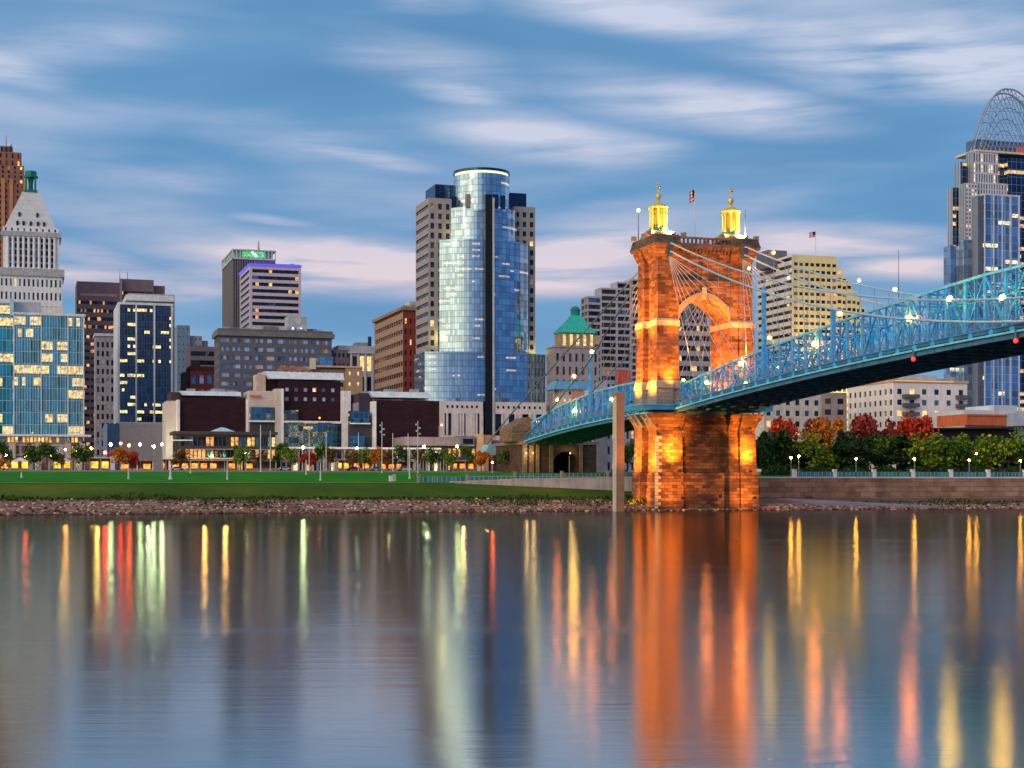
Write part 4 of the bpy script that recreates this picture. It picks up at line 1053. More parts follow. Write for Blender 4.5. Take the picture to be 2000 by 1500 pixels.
B.box('roof_slab', x(257, 4)-.5, x(352, 4), d_-2, d_+23, Z(572, 4)+.5, Z(558, 4), mat('slab_light', (.62, .62, .64), .7))
B.box('podium_wall', x(233), x(325), -1.5, d_-1.2, 0, Z(826), masonry('podium_panel', (.66, .56, .52), (.62, .52, .48), (.25, .22, .21), 4.6, 20, bump=.01, stain=.3, dark=(.3, .26, .25)))
B.box('blue_annex', x(209), x(232.4), -1.4, d_-1.3, 0, Z(828), mat('annex_blue', (.05, .13, .27), .3, .2, .3, metal=.3))
B.finish()

# ---- 8 pale blue slabs far behind
B = Bld('pale_slab', 'pale blue slab block rising behind the dark glass tower', 'building', 346, 1080., seed=8)
x = B.lx; Z = lambda py, y=0.: B.lz(py, 0, y); pb = mat('pale_blue_wall', (.22, .34, .46), .6, .08)
B.mass(0, x(371), 0, 22, 0, Z(635), pb, (3, 20, .3, .2, [('blue', 1.)]))
B.mass(x(371), x(396), 4, 20, 0, Z(655, 4), mat('pale_grey_wall', (.36, .42, .48), .7), (3, 20, .4, .3, [('blue', 1.)]))
B.mass(x(396), x(408), 6, 20, 0, Z(664, 6), mat('grey_wall2', (.22, .25, .32), .7))
B.finish()
B = Bld('banded_office', 'dark brown office block with long window strips behind the red brick block', 'office building', 371, 850., seed=9)
x = B.lx; Z = lambda py, y=0.: B.lz(py, 0, y)
B.mass(0, x(421), 0, 24, 0, Z(676), mat('office_brown', (.16, .13, .17), .6), (1, 14, .94, .5, [('dark', .9), ('blue', .1)], .4, 8), None, mt=1.5)
B.finish()
B = Bld('red_brick_block', 'red brick block with pale square windows beside the long grey hotel', 'building', 371, 690., seed=10)
x = B.lx; Z = lambda py, y=0.: B.lz(py, 0, y); rb = masonry('red_brick', (.36, .07, .05), (.26, .055, .045), (.2, .08, .07), 1.2, .4, bump=.01, dark=(.1, .03, .03), stain=.3)
B.mass(0, x(417), 0, 16, 0, Z(722), rb, (3, 7, .55, .62, [('pale', .6), ('blue', .3), ('dim', .1)]), (3, 7, .4, .5, [('dark', 1.)]), mt=1)
B.box('parapet', -.3, x(417)+.3, -.3, 16.3, Z(722), Z(715), masonry('dark_brick', (.2, .05, .045), (.14, .04, .04), (.1, .04, .04), 1.2, .4, bump=.01))
B.box('stair_tower', x(375, 6), x(391, 6), 6, 12, Z(715), Z(706, 6), mat('dark_metal', (.06, .05, .06), .7))
B.mass(x(357, 3), -.1, 2, 14, 0, Z(727, 3), mat('dark_annex', (.07, .05, .06), .8), (3, 8, .4, .4, [('brown', 1.)]))
B.finish()

# ---- 11 grey concrete tower with glass crown
B = Bld('concrete_tower', 'tall grey concrete tower with a glass crown lit green on top', 'tower', 455, 1020., seed=11)
x = B.lx; Z = lambda py, y=0.: B.lz(py, 0, y); d_ = B.ly(434); w = x(538)
gc = mat('tower_grey', (.19, .17, .18), .75, .1, .3)
B.mass(0, w, 0, d_, 0, Z(505), gc, (18, 1, .45, .97, [('dark', .8), ('brown', .2)], .3), (12, 1, .35, .97, [('dark', .4), ('brown', .6)], .3), mb=Z(640))
B.box('crown_core', 1.5, w-1.5, 1.5, d_-1.5, Z(505), Z(489), mat('crown_panel', (.36, .5, .56), .3, .2, .5, metal=.4))
B.box('roof_slab', -.4, w+.3, -.4, d_+.4, Z(488.5), Z(486), mat('slab_grey', (.4, .45, .48), .6))
fr_ = Parts('crown_post', mat('crown_white', (.6, .68, .7), .5), B.root)
for i in range(13): fr_.add(MB().box(w*i/12-.3, w*i/12+.3, -.4, .3, Z(505), Z(488.5)))
for i in range(9): fr_.add(MB().box(-.4, .3, d_*i/8-.3, d_*i/8+.3, Z(505), Z(488.5)))
fr_.add(MB().box(-.6, w+.4, -.6, .4, Z(505.5), Z(503))); fr_.add(MB().box(-.6, .4, -.6, d_+.3, Z(505.6), Z(503.1))); fr_.done()
MB().box(x(474), x(516), .9, 1.4, Z(500), Z(489.5)).build('green_sign', emis('sign_green', (.05, .9, .25), 1.1, True), B.root)
sg = MB().loft([[(x(491), .6, Z(490)), (x(496), .6, Z(489.5)), (x(504), .6, Z(499)), (x(499), .6, Z(500))], [(x(491), .85, Z(490)), (x(496), .85, Z(489.5)), (x(504), .85, Z(499)), (x(499), .85, Z(500))]])
sg.build('sign_mark', emis('sign_white', (.9, 1, .95), 2.2), B.root)
B.box('plant_room', x(478, 8), x(520, 8), 8, 20, Z(486), Z(483), gc)
MB().tube([(x(505, 9), 9, Z(484)), (x(505, 9), 9, Z(464))], [.9, .35]).build('mast', mat('mast_pink', (.65, .3, .34), .6), B.root)
B.finish()
# ---- 12 banded tower with blue light line
B = Bld('banded_tower', 'pale pink banded office tower with a blue light line along its roof edge', 'tower', 488, 900., seed=12)
x = B.lx; Z = lambda py, y=0.: B.lz(py, 0, y); d_ = B.ly(468); w = x(588)
pk = mat('pink_band', (.56, .48, .56), .7, .08)
B.mass(0, w, 0, d_, 0, Z(518), pk, (1, 9, .97, .52, [('dark', .9), ('warm', .06), ('blue', .04)], .7, 14), (1, 9, .9, .52, [('dark', .9), ('brown', .1)], .7, 6), mb=Z(638), mt=1.2, ms=1.)
bm = emis('neon_blue', (.05, .04, .9), 1.5)
B.box('light_line', -.5, w+.4, -.55, -.01, Z(518), Z(514.5), bm); B.box('light_line', -.55, -.01, 0, d_, Z(518), Z(514.5), bm)
B.box('parapet', .3, w-.3, .3, d_-.5, Z(518), Z(513), mat('parapet_violet', (.14, .12, .3), .6))
B.box('plant_room', x(500, 9), x(538, 9), 9, d_-4, Z(513), Z(508, 9), mat('parapet_violet', (.14, .12, .3), .6))
B.box('roof_box', x(568, 6), x(574, 6), 6, 9, Z(513), Z(508.5), pk)
B.finish()
# ---- 13 long grey brick hotel
B = Bld('long_hotel', 'long grey brown hotel block with rows of pale blue windows and a heavy cornice', 'hotel', 428, 780., seed=13)
x = B.lx; Z = lambda py, y=0.: B.lz(py, 0, y); d_ = min(B.ly(418.5), 40); w = x(648)
hb = masonry('hotel_brick', (.19, .185, .22), (.155, .155, .185), (.13, .12, .13), 1.2, .5, bump=.01, dark=(.08, .07, .08), stain=.3)
KB = [('pale', .62), ('blue', .28), ('dim', .04), ('teal', .06)]
fhh = (Z(655)-Z(815))/11.4
B.mass(0, w, 0, d_, 0, Z(655), hb, (10, 16, .7, .46, KB, .35, 3), (5, 16, .45, .46, [('dark', .6), ('pale', .4)], .35, 1), mb=.1)
cg = mat('hotel_cornice', (.19, .19, .19), .8)
B.box('cornice', -1.3, w+1.3, -1.3, d_+.5, Z(655), Z(646), cg); B.box('parapet', -.5, w+.4, -.6, d_, Z(646), Z(641), hb)
B.mass(x(562, 8), x(600, 8), 8, 18, Z(641), Z(613, 8), mat('sign_tower', (.42, .48, .54), .7), None)
MB().lathe(0, 0, [(1.9, -.3), (1.9, .0)], 20).build('clock_face', mat('clock_cream', (.6, .55, .45), .6), B.root, loc=(x(583, 8), 7.7, Z(622, 8))).rotation_euler = (radians(90), 0, 0)
for p in (572, 588): MB().sphere((x(p, 7), 6.9, Z(637, 7)), .45, n=8, k=5).build('lamp', emis('lamp_white', (.85, .9, 1.), 3.5), B.root)
B.box('roof_box', x(515, 10), x(545, 10), 10, 16, Z(641), Z(634, 10), cg); B.box('roof_box', x(600.5, 8), x(620, 8), 9, 15, Z(641), Z(637, 9), mat('roof_blue', (.08, .08, .3), .6))
for q_, (u_, hh_, ww_) in enumerate(((.05, 1.6, 3), (.2, 1.2, 5), (.62, 2.4, 4), (.72, 1.5, 2.5), (.86, 1.2, 4))):
    B.box('roof_unit', u_*w, u_*w+ww_, 5+q_ % 3, 8+q_ % 3, Z(641), Z(641)+hh_, mat('roof_unit_grey', (.34, .35, .37), .6))
B.finish()
# ---- 14 classical block
B = Bld('classical_block', 'grey classical block with white pilasters and a dark roof chimney', 'building', 686, 800., seed=14)
x = B.lx; Z = lambda py, y=0.: B.lz(py, 0, y); w = x(742)
cb = mat('classic_grey', (.42, .43, .5), .75, .15)
B.mass(0, w, 0, 30, 0, Z(690), cb, (4, 6, .6, .72, [('dark', .75), ('lit', .1), ('blue', .15)], .6), (8, 12, .4, .4, [('dark', 1.)]), mb=.2)
B.box('cornice', -1., w+.5, -1., 30.5, Z(690), Z(686), mat('cornice_pale', (.5, .55, .6), .7))
B.mass(x(660, 8), x(742, 8), 8, 26, Z(686), Z(675, 8), cb)
B.box('roof_box', x(695, 12), x(722, 12), 12, 20, Z(675, 8), Z(668, 12), mat('roof_box_grey', (.3, .3, .3), .8))
B.box('chimney', x(720, 10), x(725.5, 10), 10, 12, Z(675, 8), Z(656, 10), mat('chimney_dark', (.03, .04, .08), .8))
B.mass(x(650, 3), -.05, 3, 20, 0, Z(684, 3), mat('classic_dark', (.14, .12, .17), .8), (4, 12, .5, .4, [('dark', 1.)]))
cp = Parts('pilaster', mat('pilaster_white', (.6, .62, .68), .7), B.root)
for i in range(5): cp.add(MB().box(w*i/4-.35, w*i/4+.35, -.5, -.01, 0, Z(690)))
cp.done(); B.finish()
# ---- 15 tan block behind the middle pavilion
B = Bld('tan_block', 'tan brick block with terracotta roofline and yellow windows behind the middle pavilion', 'building', 560, 690., seed=15)
x = B.lx; Z = lambda py, y=0.: B.lz(py, 0, y)
tn = masonry('tan_brick', (.52, .34, .22), (.46, .29, .19), (.4, .27, .2), 1.2, .5, bump=.01, stain=.2, dark=(.3, .2, .13))
B.mass(x(555), x(600), 4, 22, 0, Z(716, 4), mat('terracotta', (.42, .2, .14), .8), (4, 8, .5, .4, [('dark', 1.)]))
B.mass(x(600.5), x(674), 2, 20, 0, Z(718, 2), tn, (8, 10, .7, .4, [('dark', 1.)]))
B.mass(x(674.5), x(708), 0, 20, 0, Z(716), tn, (2, 10, .2, .35, [('lit', .55), ('white', .35), ('dark', .1)]), None, (4, 10, .3, .4, [('dark', 1.)]))
B.box('coping', x(612), x(708), -.4, 20, Z(715.6), Z(712), mat('coping_tan', (.6, .42, .32), .8))
B.box('chimney', x(605.5, 1), x(615.5, 1), -.9, 1.9, Z(720), Z(698), mat('shaft_cream', (.7, .6, .52), .8))
gb_ = B.box('roof_greenhouse', x(625, 4), x(650, 4), 4, 9, Z(711), Z(694, 4), curtain('greenhouse_glass', (.35, .6, .7), 1.8, 1.6, 0, mull=(.2, .3, .35)))
B.finish()
# ---- 17 brown corner hotel
B = Bld('corner_hotel', 'brown hotel with tan side and red brick front left of the round glass tower', 'hotel', 788, 735., seed=16)
x = B.lx; Z = lambda py, y=0.: B.lz(py, 0, y); d_ = B.ly(733); w = x(835)
tb_ = masonry('hotel_tan', (.50, .34, .25), (.44, .29, .21), (.3, .2, .15), 1.5, .6, bump=.01, stain=.25, dark=(.25, .16, .12))
B.mass(0, w, 0, d_, 0, Z(606), rb, (5, 15, .35, .5, [('dark', .75), ('lit', .1), ('warm', .15)], .4), (1, 15, .96, .38, [('brown', .6), ('dark', .4)], .4, 12), mb=.1, mt=2.5)
# tan cladding of the side as a proud leaf between the strips
cl_ = MB(); hh = (Z(606)-2.5)/15
for j in range(16): 
    zz = hh*j; cl_.box(-.25, -.01, 0, d_, max(0, zz-hh*.29), min(Z(606), zz+hh*.29))
for j in range(14): cl_.box(-.4, -.26, d_*j/13-.3, d_*j/13+.3, 0, Z(606))
cl_.build('side_cladding', tb_, B.root)
B.box('cornice', -1.6, w+.5, -1.2, d_+1, Z(606), Z(600), mat('hotel_corn', (.30, .22, .18), .8))
B.box('roof_box', x(800, 14), x(820, 14), 14, 24, Z(600), Z(588, 14), mat('roof_cream', (.55, .5, .42), .8))
for q_, (u_, hh_, ww_) in enumerate(((.1, 1.6, 3), (.45, 2.2, 4))):
    B.box('roof_unit', u_*w, u_*w+ww_, 5+q_ % 3, 8+q_ % 3, Z(600), Z(600)+hh_, mat('roof_unit_grey', (.34, .35, .37), .6))
B.finish()

# ---- 18 round glass tower
B = Bld('round_glass_tower', 'tallest blue glass tower with a bowed front, round crown and granite wings', 'skyscraper', 837, 700., seed=18)
x = B.lx; Z = lambda py, y=0.: B.lz(py, 0, y); d_ = B.ly(812)
gr = mat('granite_grey', (.36, .32, .31), .75, .1, .4)
nf = 37; fh = (Z(386)-Z(840))/nf
KG = [('dark', .8), ('brown', .08), ('lit', .07), ('dim', .05)]
B.mass(0, x(882), 0, d_, 0, Z(386), gr, (3, 28, .48, .58, KG, .5), (1, 28, .97, .40, [('brown', .4), ('dark', .6)], .5, 8), mt=1.6, mb=.1)
B.mass(x(1006), x(1048), 2, d_, 0, Z(393, 2), gr, (3, 28, .5, .55, KG, .5), None, (6, 28, .5, .5, KG), mt=1.6, mb=.1)
nv = curtain('navy_block', (.03, .06, .12), fh, 3., 0, dark=.85, mull=(.03, .05, .09))
B.box('dark_core', x(850, 12), x(905, 12), 12, d_+6, 60, Z(358, 12), nv)
B.box('dark_core', x(985, 10), x(1028, 10), 10, d_+4, 60, Z(366, 10), nv)
MB().tube([(x(854, 13), 13, Z(358)), (x(854, 13), 13, Z(346))], [.18, .1]).build('antenna', mat('antenna_dark', (.2, .15, .15), .5), B.root)
gl1 = curtain('tower_glass', (.42, .60, .76), fh, 1.5, .13, (1, .70, .30), .62, mull=(.05, .10, .18), spand=.12, dark=.68, litz=(.45, .72), run=3., mw=.07, wob=.03, rough=.07)
def bow(xa, xb, y0, sag, yb, z0, z1, n=22):
    c = (xa+xb)/2; hw = (xb-xa)/2; R = (hw*hw+sag*sag)/(2*sag); pts = []
    for i in range(n+1):
        xx = -hw+2*hw*i/n; pts.append((c+xx, y0-(sqrt(max(0, R*R-xx*xx))-(R-sag))))
    return MB().prism(pts+[(xb, yb), (xa, yb)], z0, z1)
xa, xb = x(858, -1), x(1034, -1)
bow(xa, xb, -1, 9.5, 10, Z(690, -4), Z(466, -4)).build('glass_facade', gl1, B.root)
bow(x(881, 0), x(1009, 0), -.2, 8.6, 12, Z(466, -4), Z(402, -3)).build('glass_facade', gl1, B.root)
cxr = x(940.5, 3); rad = (x(993, 3)-x(888, 3))/2
cyl = [(cxr+rad*cos(2*pi*i/44), 3+rad*sin(2*pi*i/44)) for i in range(44)]
MB().prism(cyl, Z(402, -3)-2, Z(332, -8)).build('round_crown', gl1, B.root)
def ringp(r0, z0, z1): return MB().prism([(cxr+r0*cos(2*pi*i/44), 3+r0*sin(2*pi*i/44)) for i in range(44)], z0, z1)
zc = Z(332, -8)
ringp(rad*.95, zc, zc+1.2).build('light_ring', emis('crown_light', (.9, 1., .55), 1.25), B.root)
ringp(rad*1.01, zc+1.2, zc+2.4).build('crown_cap', nv, B.root)
for i in range(5):
    p = (895, 915, 929, 963, 978)[i]
    if i in (2,): continue
    a = (x(p, -6)-cxr)/rad; yy = 3-rad*sqrt(max(.02, 1-a*a))
    MB().box(x(p, -6)-1.3, x(p, -6)+1.3, yy-.6, yy+1.5, Z(402, -7), Z(375, -7)).build('crown_slot', mat('slot_stone', (.30, .26, .27), .7) if p == 915 else nv, B.root)
xs_, xe = x(944.5, -10.6), x(958, -10.6)
B.box('dark_spine', xs_, xe, -13.4, -6, 3, Z(376, -10), mat('spine_black', (.008, .012, .02), .35, .2, .4))
B.box('spine_edge', xe+.02, xe+1.1, -13.2, -6, 3, Z(382, -10), mat('edge_cream', (.6, .55, .48), .6))
# lower wider tier
bow(x(830, -6), x(1066, -6), -5.6, 6.6, 14, Z(783, -8), Z(686, -8)).build('glass_tier', gl1, B.root)
# stone podium
ps_ = mat('podium_pale', (.74, .65, .61), .8, .1, .3)
def pod(xa, xb, cells, holes):
    B.mass(xa, xb, -12.4, 12, 0, Z(784, -7), ps_, (cells, 1, .5, .93, [('dark', 1.)], 1.2), None, None, mb=Z(852, -7), mt=Z(784, -7)-Z(806, -7))
    nn = MB()
    for i in range(holes):
        xx = xa+3+(xb-xa-6)*i/(holes-1); nn.box(xx-.45, xx+.45, -12.5, -12.3, Z(797, -7), Z(792, -7))
    nn.build('vent', voidm, B.root)
pod(x(861, -12), x(943, -12), 3, 7); pod(x(960, -12), x(1066, -12), 4, 9)
cp = Parts('pilaster', mat('pilaster_cream', (.72, .64, .6), .7), B.root)
for p in (868, 894, 899, 920, 925, 936, 975, 1001, 1010, 1030): cp.add(MB().box(x(p, -8)-.45, x(p, -8)+.45, -13., -12.41, Z(854, -7), Z(806, -7)))
cp.done()
B.finish()
for (xx, yy, zz, e) in ((x(861), -3, Z(660), 2200), (x(1043), -2, Z(680), 1600), (x(886), -4, Z(455), 900)):
    l = bpy.data.lights.new('wash_light', 'POINT'); l.energy = e*.7; l.color = (1, .85, .25); l.shadow_soft_size = .3
    o = bpy.data.objects.new('wash_light', l); COL.objects.link(o); o.parent = B.root; o.location = (xx, yy, zz)

# ---- 20 green roofed block
B = Bld('green_roof_block', 'grey stone block with a bright green pyramid roof and a lit yellow top floor', 'building', 1083, 700., seed=20)
x = B.lx; Z = lambda py, y=0.: B.lz(py, 0, y); d_ = min(30, B.ly(1067)); w = x(1170)
gs = mat('stone_mauve', (.36, .31, .33), .8, .15, .4)
B.mass(0, w, 0, d_, 0, Z(678), gs, (7, 8, .45, .62, [('dark', .9), ('brown', .1)], .5), (5, 8, .4, .6, [('dark', .9), ('brown', .1)], .5), mt=1.5, mb=8)
B.box('ledge', -.5, w+.5, -.5, d_, Z(678), Z(675.5), gs)
B.mass(x(1096, 2), x(1162, 2), 2, 11, Z(675.5), Z(649, 3), mat('stone_warm', (.34, .30, .24), .8), (5, 1, .5, .8, [('lit', 1.)], .8), (4, 1, .5, .8, [('lit', 1.)], .8))
rm_ = mat('roof_verdigris', (.03, .50, .38), .5, .12, .5)
a, b_, zz0, zz1 = x(1095, 1), x(1165, 1), Z(649, 3), Z(613, 6)
c, d = x(1117, 6), x(1132, 6)
MB().loft([[(a, 1, zz0), (b_, 1, zz0), (b_, 12, zz0), (a, 12, zz0)], [(a+.6, 1.5, zz0+1), (b_-.6, 1.5, zz0+1), (b_-.6, 11.5, zz0+1), (a+.6, 11.5, zz0+1)], [(c-2.2, 3.6, (zz0+zz1)/2+1.2), (d+2.2, 3.6, (zz0+zz1)/2+1.2), (d+2.2, 9.4, (zz0+zz1)/2+1.2), (c-2.2, 9.4, (zz0+zz1)/2+1.2)], [(c, 5, zz1), (d, 5, zz1), (d, 8, zz1), (c, 8, zz1)]]).build('pyramid_roof', rm_, B.root)
MB().lathe((c+d)/2, 6.5, [(2.3, zz1), (2.3, zz1+2), (2.7, zz1+2.1), (1.6, zz1+3.6), (.3, zz1+4)], 8).build('roof_lantern', mat('verdigris_dark', (.015, .24, .2), .6), B.root)
B.finish()
# ---- 21 white grid tower
B = Bld('white_grid_tower', 'white gridded hotel tower with stepped roofline behind the left bridge cables', 'tower', 1139, 760., seed=21)
x = B.lx; Z = lambda py, y=0.: B.lz(py, 0, y); wg = mat('grid_white', (.52, .48, .52), .7, .08)
KT = [('brown', .45), ('dark', .42), ('dim', .05), ('blue', .08)]
for (pa, pb, pt) in ((1147, 1174, 578), (1174, 1205, 560), (1205, 1232, 547), (1232, 1330, 540)):
    nzz = int(round((Z(pt))/3.35)); nxx = max(1, round((pb-pa)/30))
    B.mass(x(pa)+.01, x(pb), 0, 9, 0, Z(pt), wg, (nxx, nzz, .9, .66, KT, .9, 1), (2, nzz, .8, .6, KT, .9) if pa == 1147 else None, mb=.1, mt=.3)
B.finish()
# ---- 21b banded block seen through the arch
B = Bld('grey_banded_block', 'grey banded office block seen through the arch of the bridge tower', 'office building', 1318, 700., seed=22)
x = B.lx; Z = lambda py, y=0.: B.lz(py, 0, y); gy = mat('band_grey', (.34, .34, .40), .7)
B.mass(0, x(1440), 0, 24, 0, Z(630), gy, (1, 15, .97, .5, [('dark', .72), ('brown', .16), ('lit', .12)], .5, 20), (1, 15, .9, .5, [('dark', 1.)]), mb=.1)
B.mass(0, x(1381, 3), 3, 22, Z(630), Z(583, 3), mat('mottled_slate', (.12, .14, .24), .7, .4, 1.2), (6, 4, .6, .5, [('dark', .8), ('dim', .2)]), None)
B.finish()
# ---- 22 stepped yellow tower
B = Bld('stepped_tower', 'yellow lit banded office tower with a stepped right side and a flag on its roof', 'tower', 1549, 700., seed=23)
x = B.lx; Z = lambda py, y=0.: B.lz(py, 0, y); d_ = B.ly(1481)
ye = mat('buff_stone', (.82, .66, .34), .75, .08); pl = mat('buff_side', (.74, .66, .60), .75, .08)
KY = [('dark', .70), ('teal', .16), ('warm', .06), ('blue', .08)]
fh = 3.45
steps = [(1635, 497), (1645, 520), (1654, 536), (1664, 549), (1673, 564), (1681, 580), (1690, 594)]
xl = 0
for i, (p, pt) in enumerate(steps):
    nzz = int(round(Z(pt)/fh)); xr = x(p)
    if i == 0: B.mass(0, xr, 0, d_, 0, Z(pt), ye, (8, nzz, .74, .45, KY, .5), None, mt=2.6)
    else: B.mass(xl+.01, xr, 0, d_*.7, 0, Z(pt), ye, (1, nzz, .8, .45, KY, .5), None)
    xl = xr
# left side: pinkish stone leaf with long strips
nn = int(round(Z(497)/fh)); hz = Z(497)/nn; m_ = MB(); g_ = MB()
for j in range(nn+1):
    m_.box(-.5, -.01, 0, d_, max(0, hz*j-hz*.30), min(Z(497), hz*j+hz*.26))
m_.build('side_band', pl, B.root)
sw = Parts('side_window', WIN['dark'], B.root)
rr = random.Random(5)
for j in range(nn):
    MB().box(-.22, -.02, .5, d_-.5, hz*j+hz*.3, hz*(j+1)-hz*.34).build('side_window', WIN['dark'] if rr.random() < .75 else WIN['brown'], B.root)
    for q in range(2):
        if rr.random() < .3:
            ya = rr.uniform(1, d_-5); MB().box(-.3, -.23, ya, ya+rr.uniform(2, 4), hz*j+hz*.33, hz*(j+1)-hz*.37).build('side_window', WIN['lit'], B.root)
B.box('corner_fin', -.7, .2, -.5, -.01, 0, Z(497), ye)
B.box('plant_room', x(1500, 14), x(1537, 14), 14, 26, Z(515), Z(489, 14), mat('plant_grey', (.14, .15, .2), .7))
MB().sphere((x(1511, 13), 13, Z(494, 13)), .8, n=8, k=5).build('lamp', emis('lamp_amber', (1., .5, .1), 9), B.root)
xf = x(1593, 10); MB().tube([(xf, 10, Z(497)), (xf, 10, Z(447, 10))], [.22, .1]).build('flagpole', mat('pole_pale', (.6, .6, .62), .4), B.root)
f_ = MB(); flag(f_, xf-.1, 10, Z(448.5, 10), 3.4, 2.6, .4); f_.build('flag', None, B.root)
B.finish()
for (xx, yy, zz, e) in ((12, -22, 34, 66000), (22, -20, 24, 22000)):
    l = bpy.data.lights.new('wash_light', 'SPOT'); l.energy = e; l.color = (1, .72, .2); l.spot_size = radians(120); l.spot_blend = 1; l.shadow_soft_size = 1
    o = bpy.data.objects.new('wash_light', l); COL.objects.link(o); o.parent = B.root; o.location = (xx, yy, zz); o.rotation_euler = Vector((0, 22, 14)).to_track_quat('-Z', 'Y').to_euler()
# ---- lattice mast far away
R = empty('radio_mast', (kx(1755)*1400, 1400, GZ), 0, 'thin distant radio mast rising between the yellow tower and the crowned tower', 'mast')
hm = H+(HY-487)/F*1400-GZ
MB().tube([(0, 0, 0), (0, 0, hm*.72)], [.9, .8], 4).build('lattice', mat('mast_mauve', (.3, .22, .3), .7), R); MB().tube([(0, 0, hm*.72), (0, 0, hm)], [.45, .2], 4).build('spire', mat('mast_grey', (.12, .14, .2), .5), R)

# ---- 23 crowned skyscraper
B = Bld('crowned_tower', 'blue and white skyscraper with a steel lattice tiara on top at the right edge', 'skyscraper', 1922, 800., seed=24)
x = B.lx; Z = lambda py, y=0.: B.lz(py, 0, y)
pn = mat('panel_white', (.55, .56, .62), .6, .08); pg = mat('panel_grey', (.20, .25, .36), .6, .08)
cg1 = curtain('crown_tower_glass', (.32, .50, .72), 4.1, 4.2, .10, (1, .85, .4), 1.2, mull=(.5, .56, .66), spand=.14, dark=.5, litz=(.3, .8), run=2., mw=.10, wob=.04)
cg2 = curtain('crown_tower_slate', (.40, .50, .64), 4.1, 3.0, .05, (1, .8, .45), 1., mull=(.2, .24, .3), spand=.2, dark=.5, run=2., wob=.04)
KC = [('dark', .8), ('blue', .1), ('white', .1)]
B.box('glass_bay', 0, x(1991), 0, 12, 0, Z(381), cg1)
B.box('bay_cap', -.3, x(1991)+.3, -.3, 12, Z(381), Z(377), pn)
B.box('bay_return', x(1910, 1), -.02, 1, 12, 0, Z(382), pg)
fn = Parts('fin', mat('fin_pale', (.6, .66, .76), .5), B.root)
for p in (1922.5, 1940, 1957, 1972.5, 1990): fn.add(MB().box(x(p)-.25, x(p)+.25, -.6, -.01, 0, Z(379)))
fn.done()
pin = curtain('pinstripe', (.45, .50, .60), 60., 1.5, 0, mull=(.10, .12, .18), spand=.0, dark=.85, mw=.38, metal=.25, wob=.01, rough=.4)
ngl = curtain('night_glass', (.04, .10, .22), 4.1, 3., .35, (1, .62, .25), 1.1, spand=.4, dark=.5, litz=(.45, .9), run=4.)
def stage(xs, xa, xb, y0, py0, py1, fmat, smat, fspec=None):
    """one setback: left face seen from xs to xa, front from xa to xb"""
    x0 = x(xa, y0); y1 = B.ly(xs, x0); z0_ = B.lz(py0, x0, y0) if py0 else 0; z1_ = B.lz(py1, x0, y0)
    if fspec: B.mass(x0, x(xb, y0), y0, y1, z0_, z1_, fmat, fspec, None, mt=.5)
    else: B.box('front_panel', x0, x(xb, y0), y0, y1, z0_, z1_, fmat)
    B.box('side_panel', x0-.3, x0-.02, y0, y1, z0_, z1_, smat)
stage(1905, 1910.5, 1921, 1, None, 382, pg, pg)
stage(1872, 1884, 1911, 6, None, 468, cg2, cg2)
stage(1873, 1886, 1909, 6.3, 468.5, 357, pn, pin, (4, 14, .5, .5, [('dark', .85), ('white', .15)], .4))
stage(1880, 1909.3, 1971, 9, 381, 355, pn, pin, (12, 2, .45, .85, KC, .4))
B.box('glass_wall', x(1971.2, 8), x(2080, 8), 8, 34, 0, Z(303, 8), ngl)
B.box('glass_wall', x(1950, 13), x(1971, 13), 13, 34, Z(355), Z(303, 13), ngl)
stage(1887, 1901, 1949.6, 12, 357, 295, pn, pin, (10, 3, .5, .8, [('dark', .55), ('blue', .15), ('white', .3)], .4))
stage(1866, 1877, 1889, 16, None, 316, ngl, pin)
stage(1851, 1861, 1875, 13, None, 366, ngl, pin)
stage(1844, 1858, 1880, 9.5, None, 480, cg2, cg2)
B.box('roof_cap', x(1903, 13), x(2080, 13), 11.5, 31, Z(295, 12)+.02, Z(291, 12), mat('cap_lit', (.7, .6, .45), .6))
# tiara
cx0 = x(1972, 24); wT = cx0-x(1896, 24); zb_, zt_ = Z(291, 12), Z(164, 24); hT = zt_-zb_
def tp_(u, r=1.): # u -1..1 along the arch, r nested scale
    return (cx0+u*wT*r, zb_+hT*r*(1-abs(u)**2.3))
tm = mat('tiara_steel', (.32, .38, .5), .5, .1, metal=.4)
tia = MB(); N = 40
for yy, r in ((22., 1.), (26., .96)):
    tia.tube([(tp_(-1+2*i/N, r)[0], yy+3*(1-abs(-1+2*i/N)), tp_(-1+2*i/N, r)[1]) for i in range(N+1)], .5, 5)
ta = tia.build('tiara_arch', tm, B.root)
lt = MB()
for r in (.86, .72, .57, .42):
    lt.tube([(tp_(-1+2*i/N, r)[0], 20+(1-r)*16, tp_(-1+2*i/N, r)[1]) for i in range(N+1)], .28, 4)
for k in range(-9, 10):
    for s_ in (-1, 1):
        pts = []
        for i in range(13):
            t_ = i/12; u = max(-1, min(1, k/9+s_*.55*t_)); zz = zb_+(tp_(u)[1]-zb_)*t_
            pts.append((cx0+u*wT*(1-.1*t_), 19+7*t_, zz))
        lt.tube(pts, .2, 4)
for k in range(5):
    f = .12+.17*k; hwid = wT*(1-f)**(1/2.3)
    lt.tube([(cx0+hwid*cos(pi*i/16), 24-5*sin(pi*i/16), zb_+hT*f) for i in range(17)], .16, 4)
lt.build('tiara_lattice', tm, B.root)
B.box('roof_plant', x(1908, 22), x(2070, 22), 23, 32, Z(291, 12), Z(268, 22), mat('plant_blue', (.10, .16, .3), .6, .4, .8))
MB().box(x(1984, 15), x(2020, 15), 14, 14.4, Z(291, 15), Z(280, 15)).build('red_sign', emis('sign_red', (.9, .03, .04), .4), B.root)
B.finish()

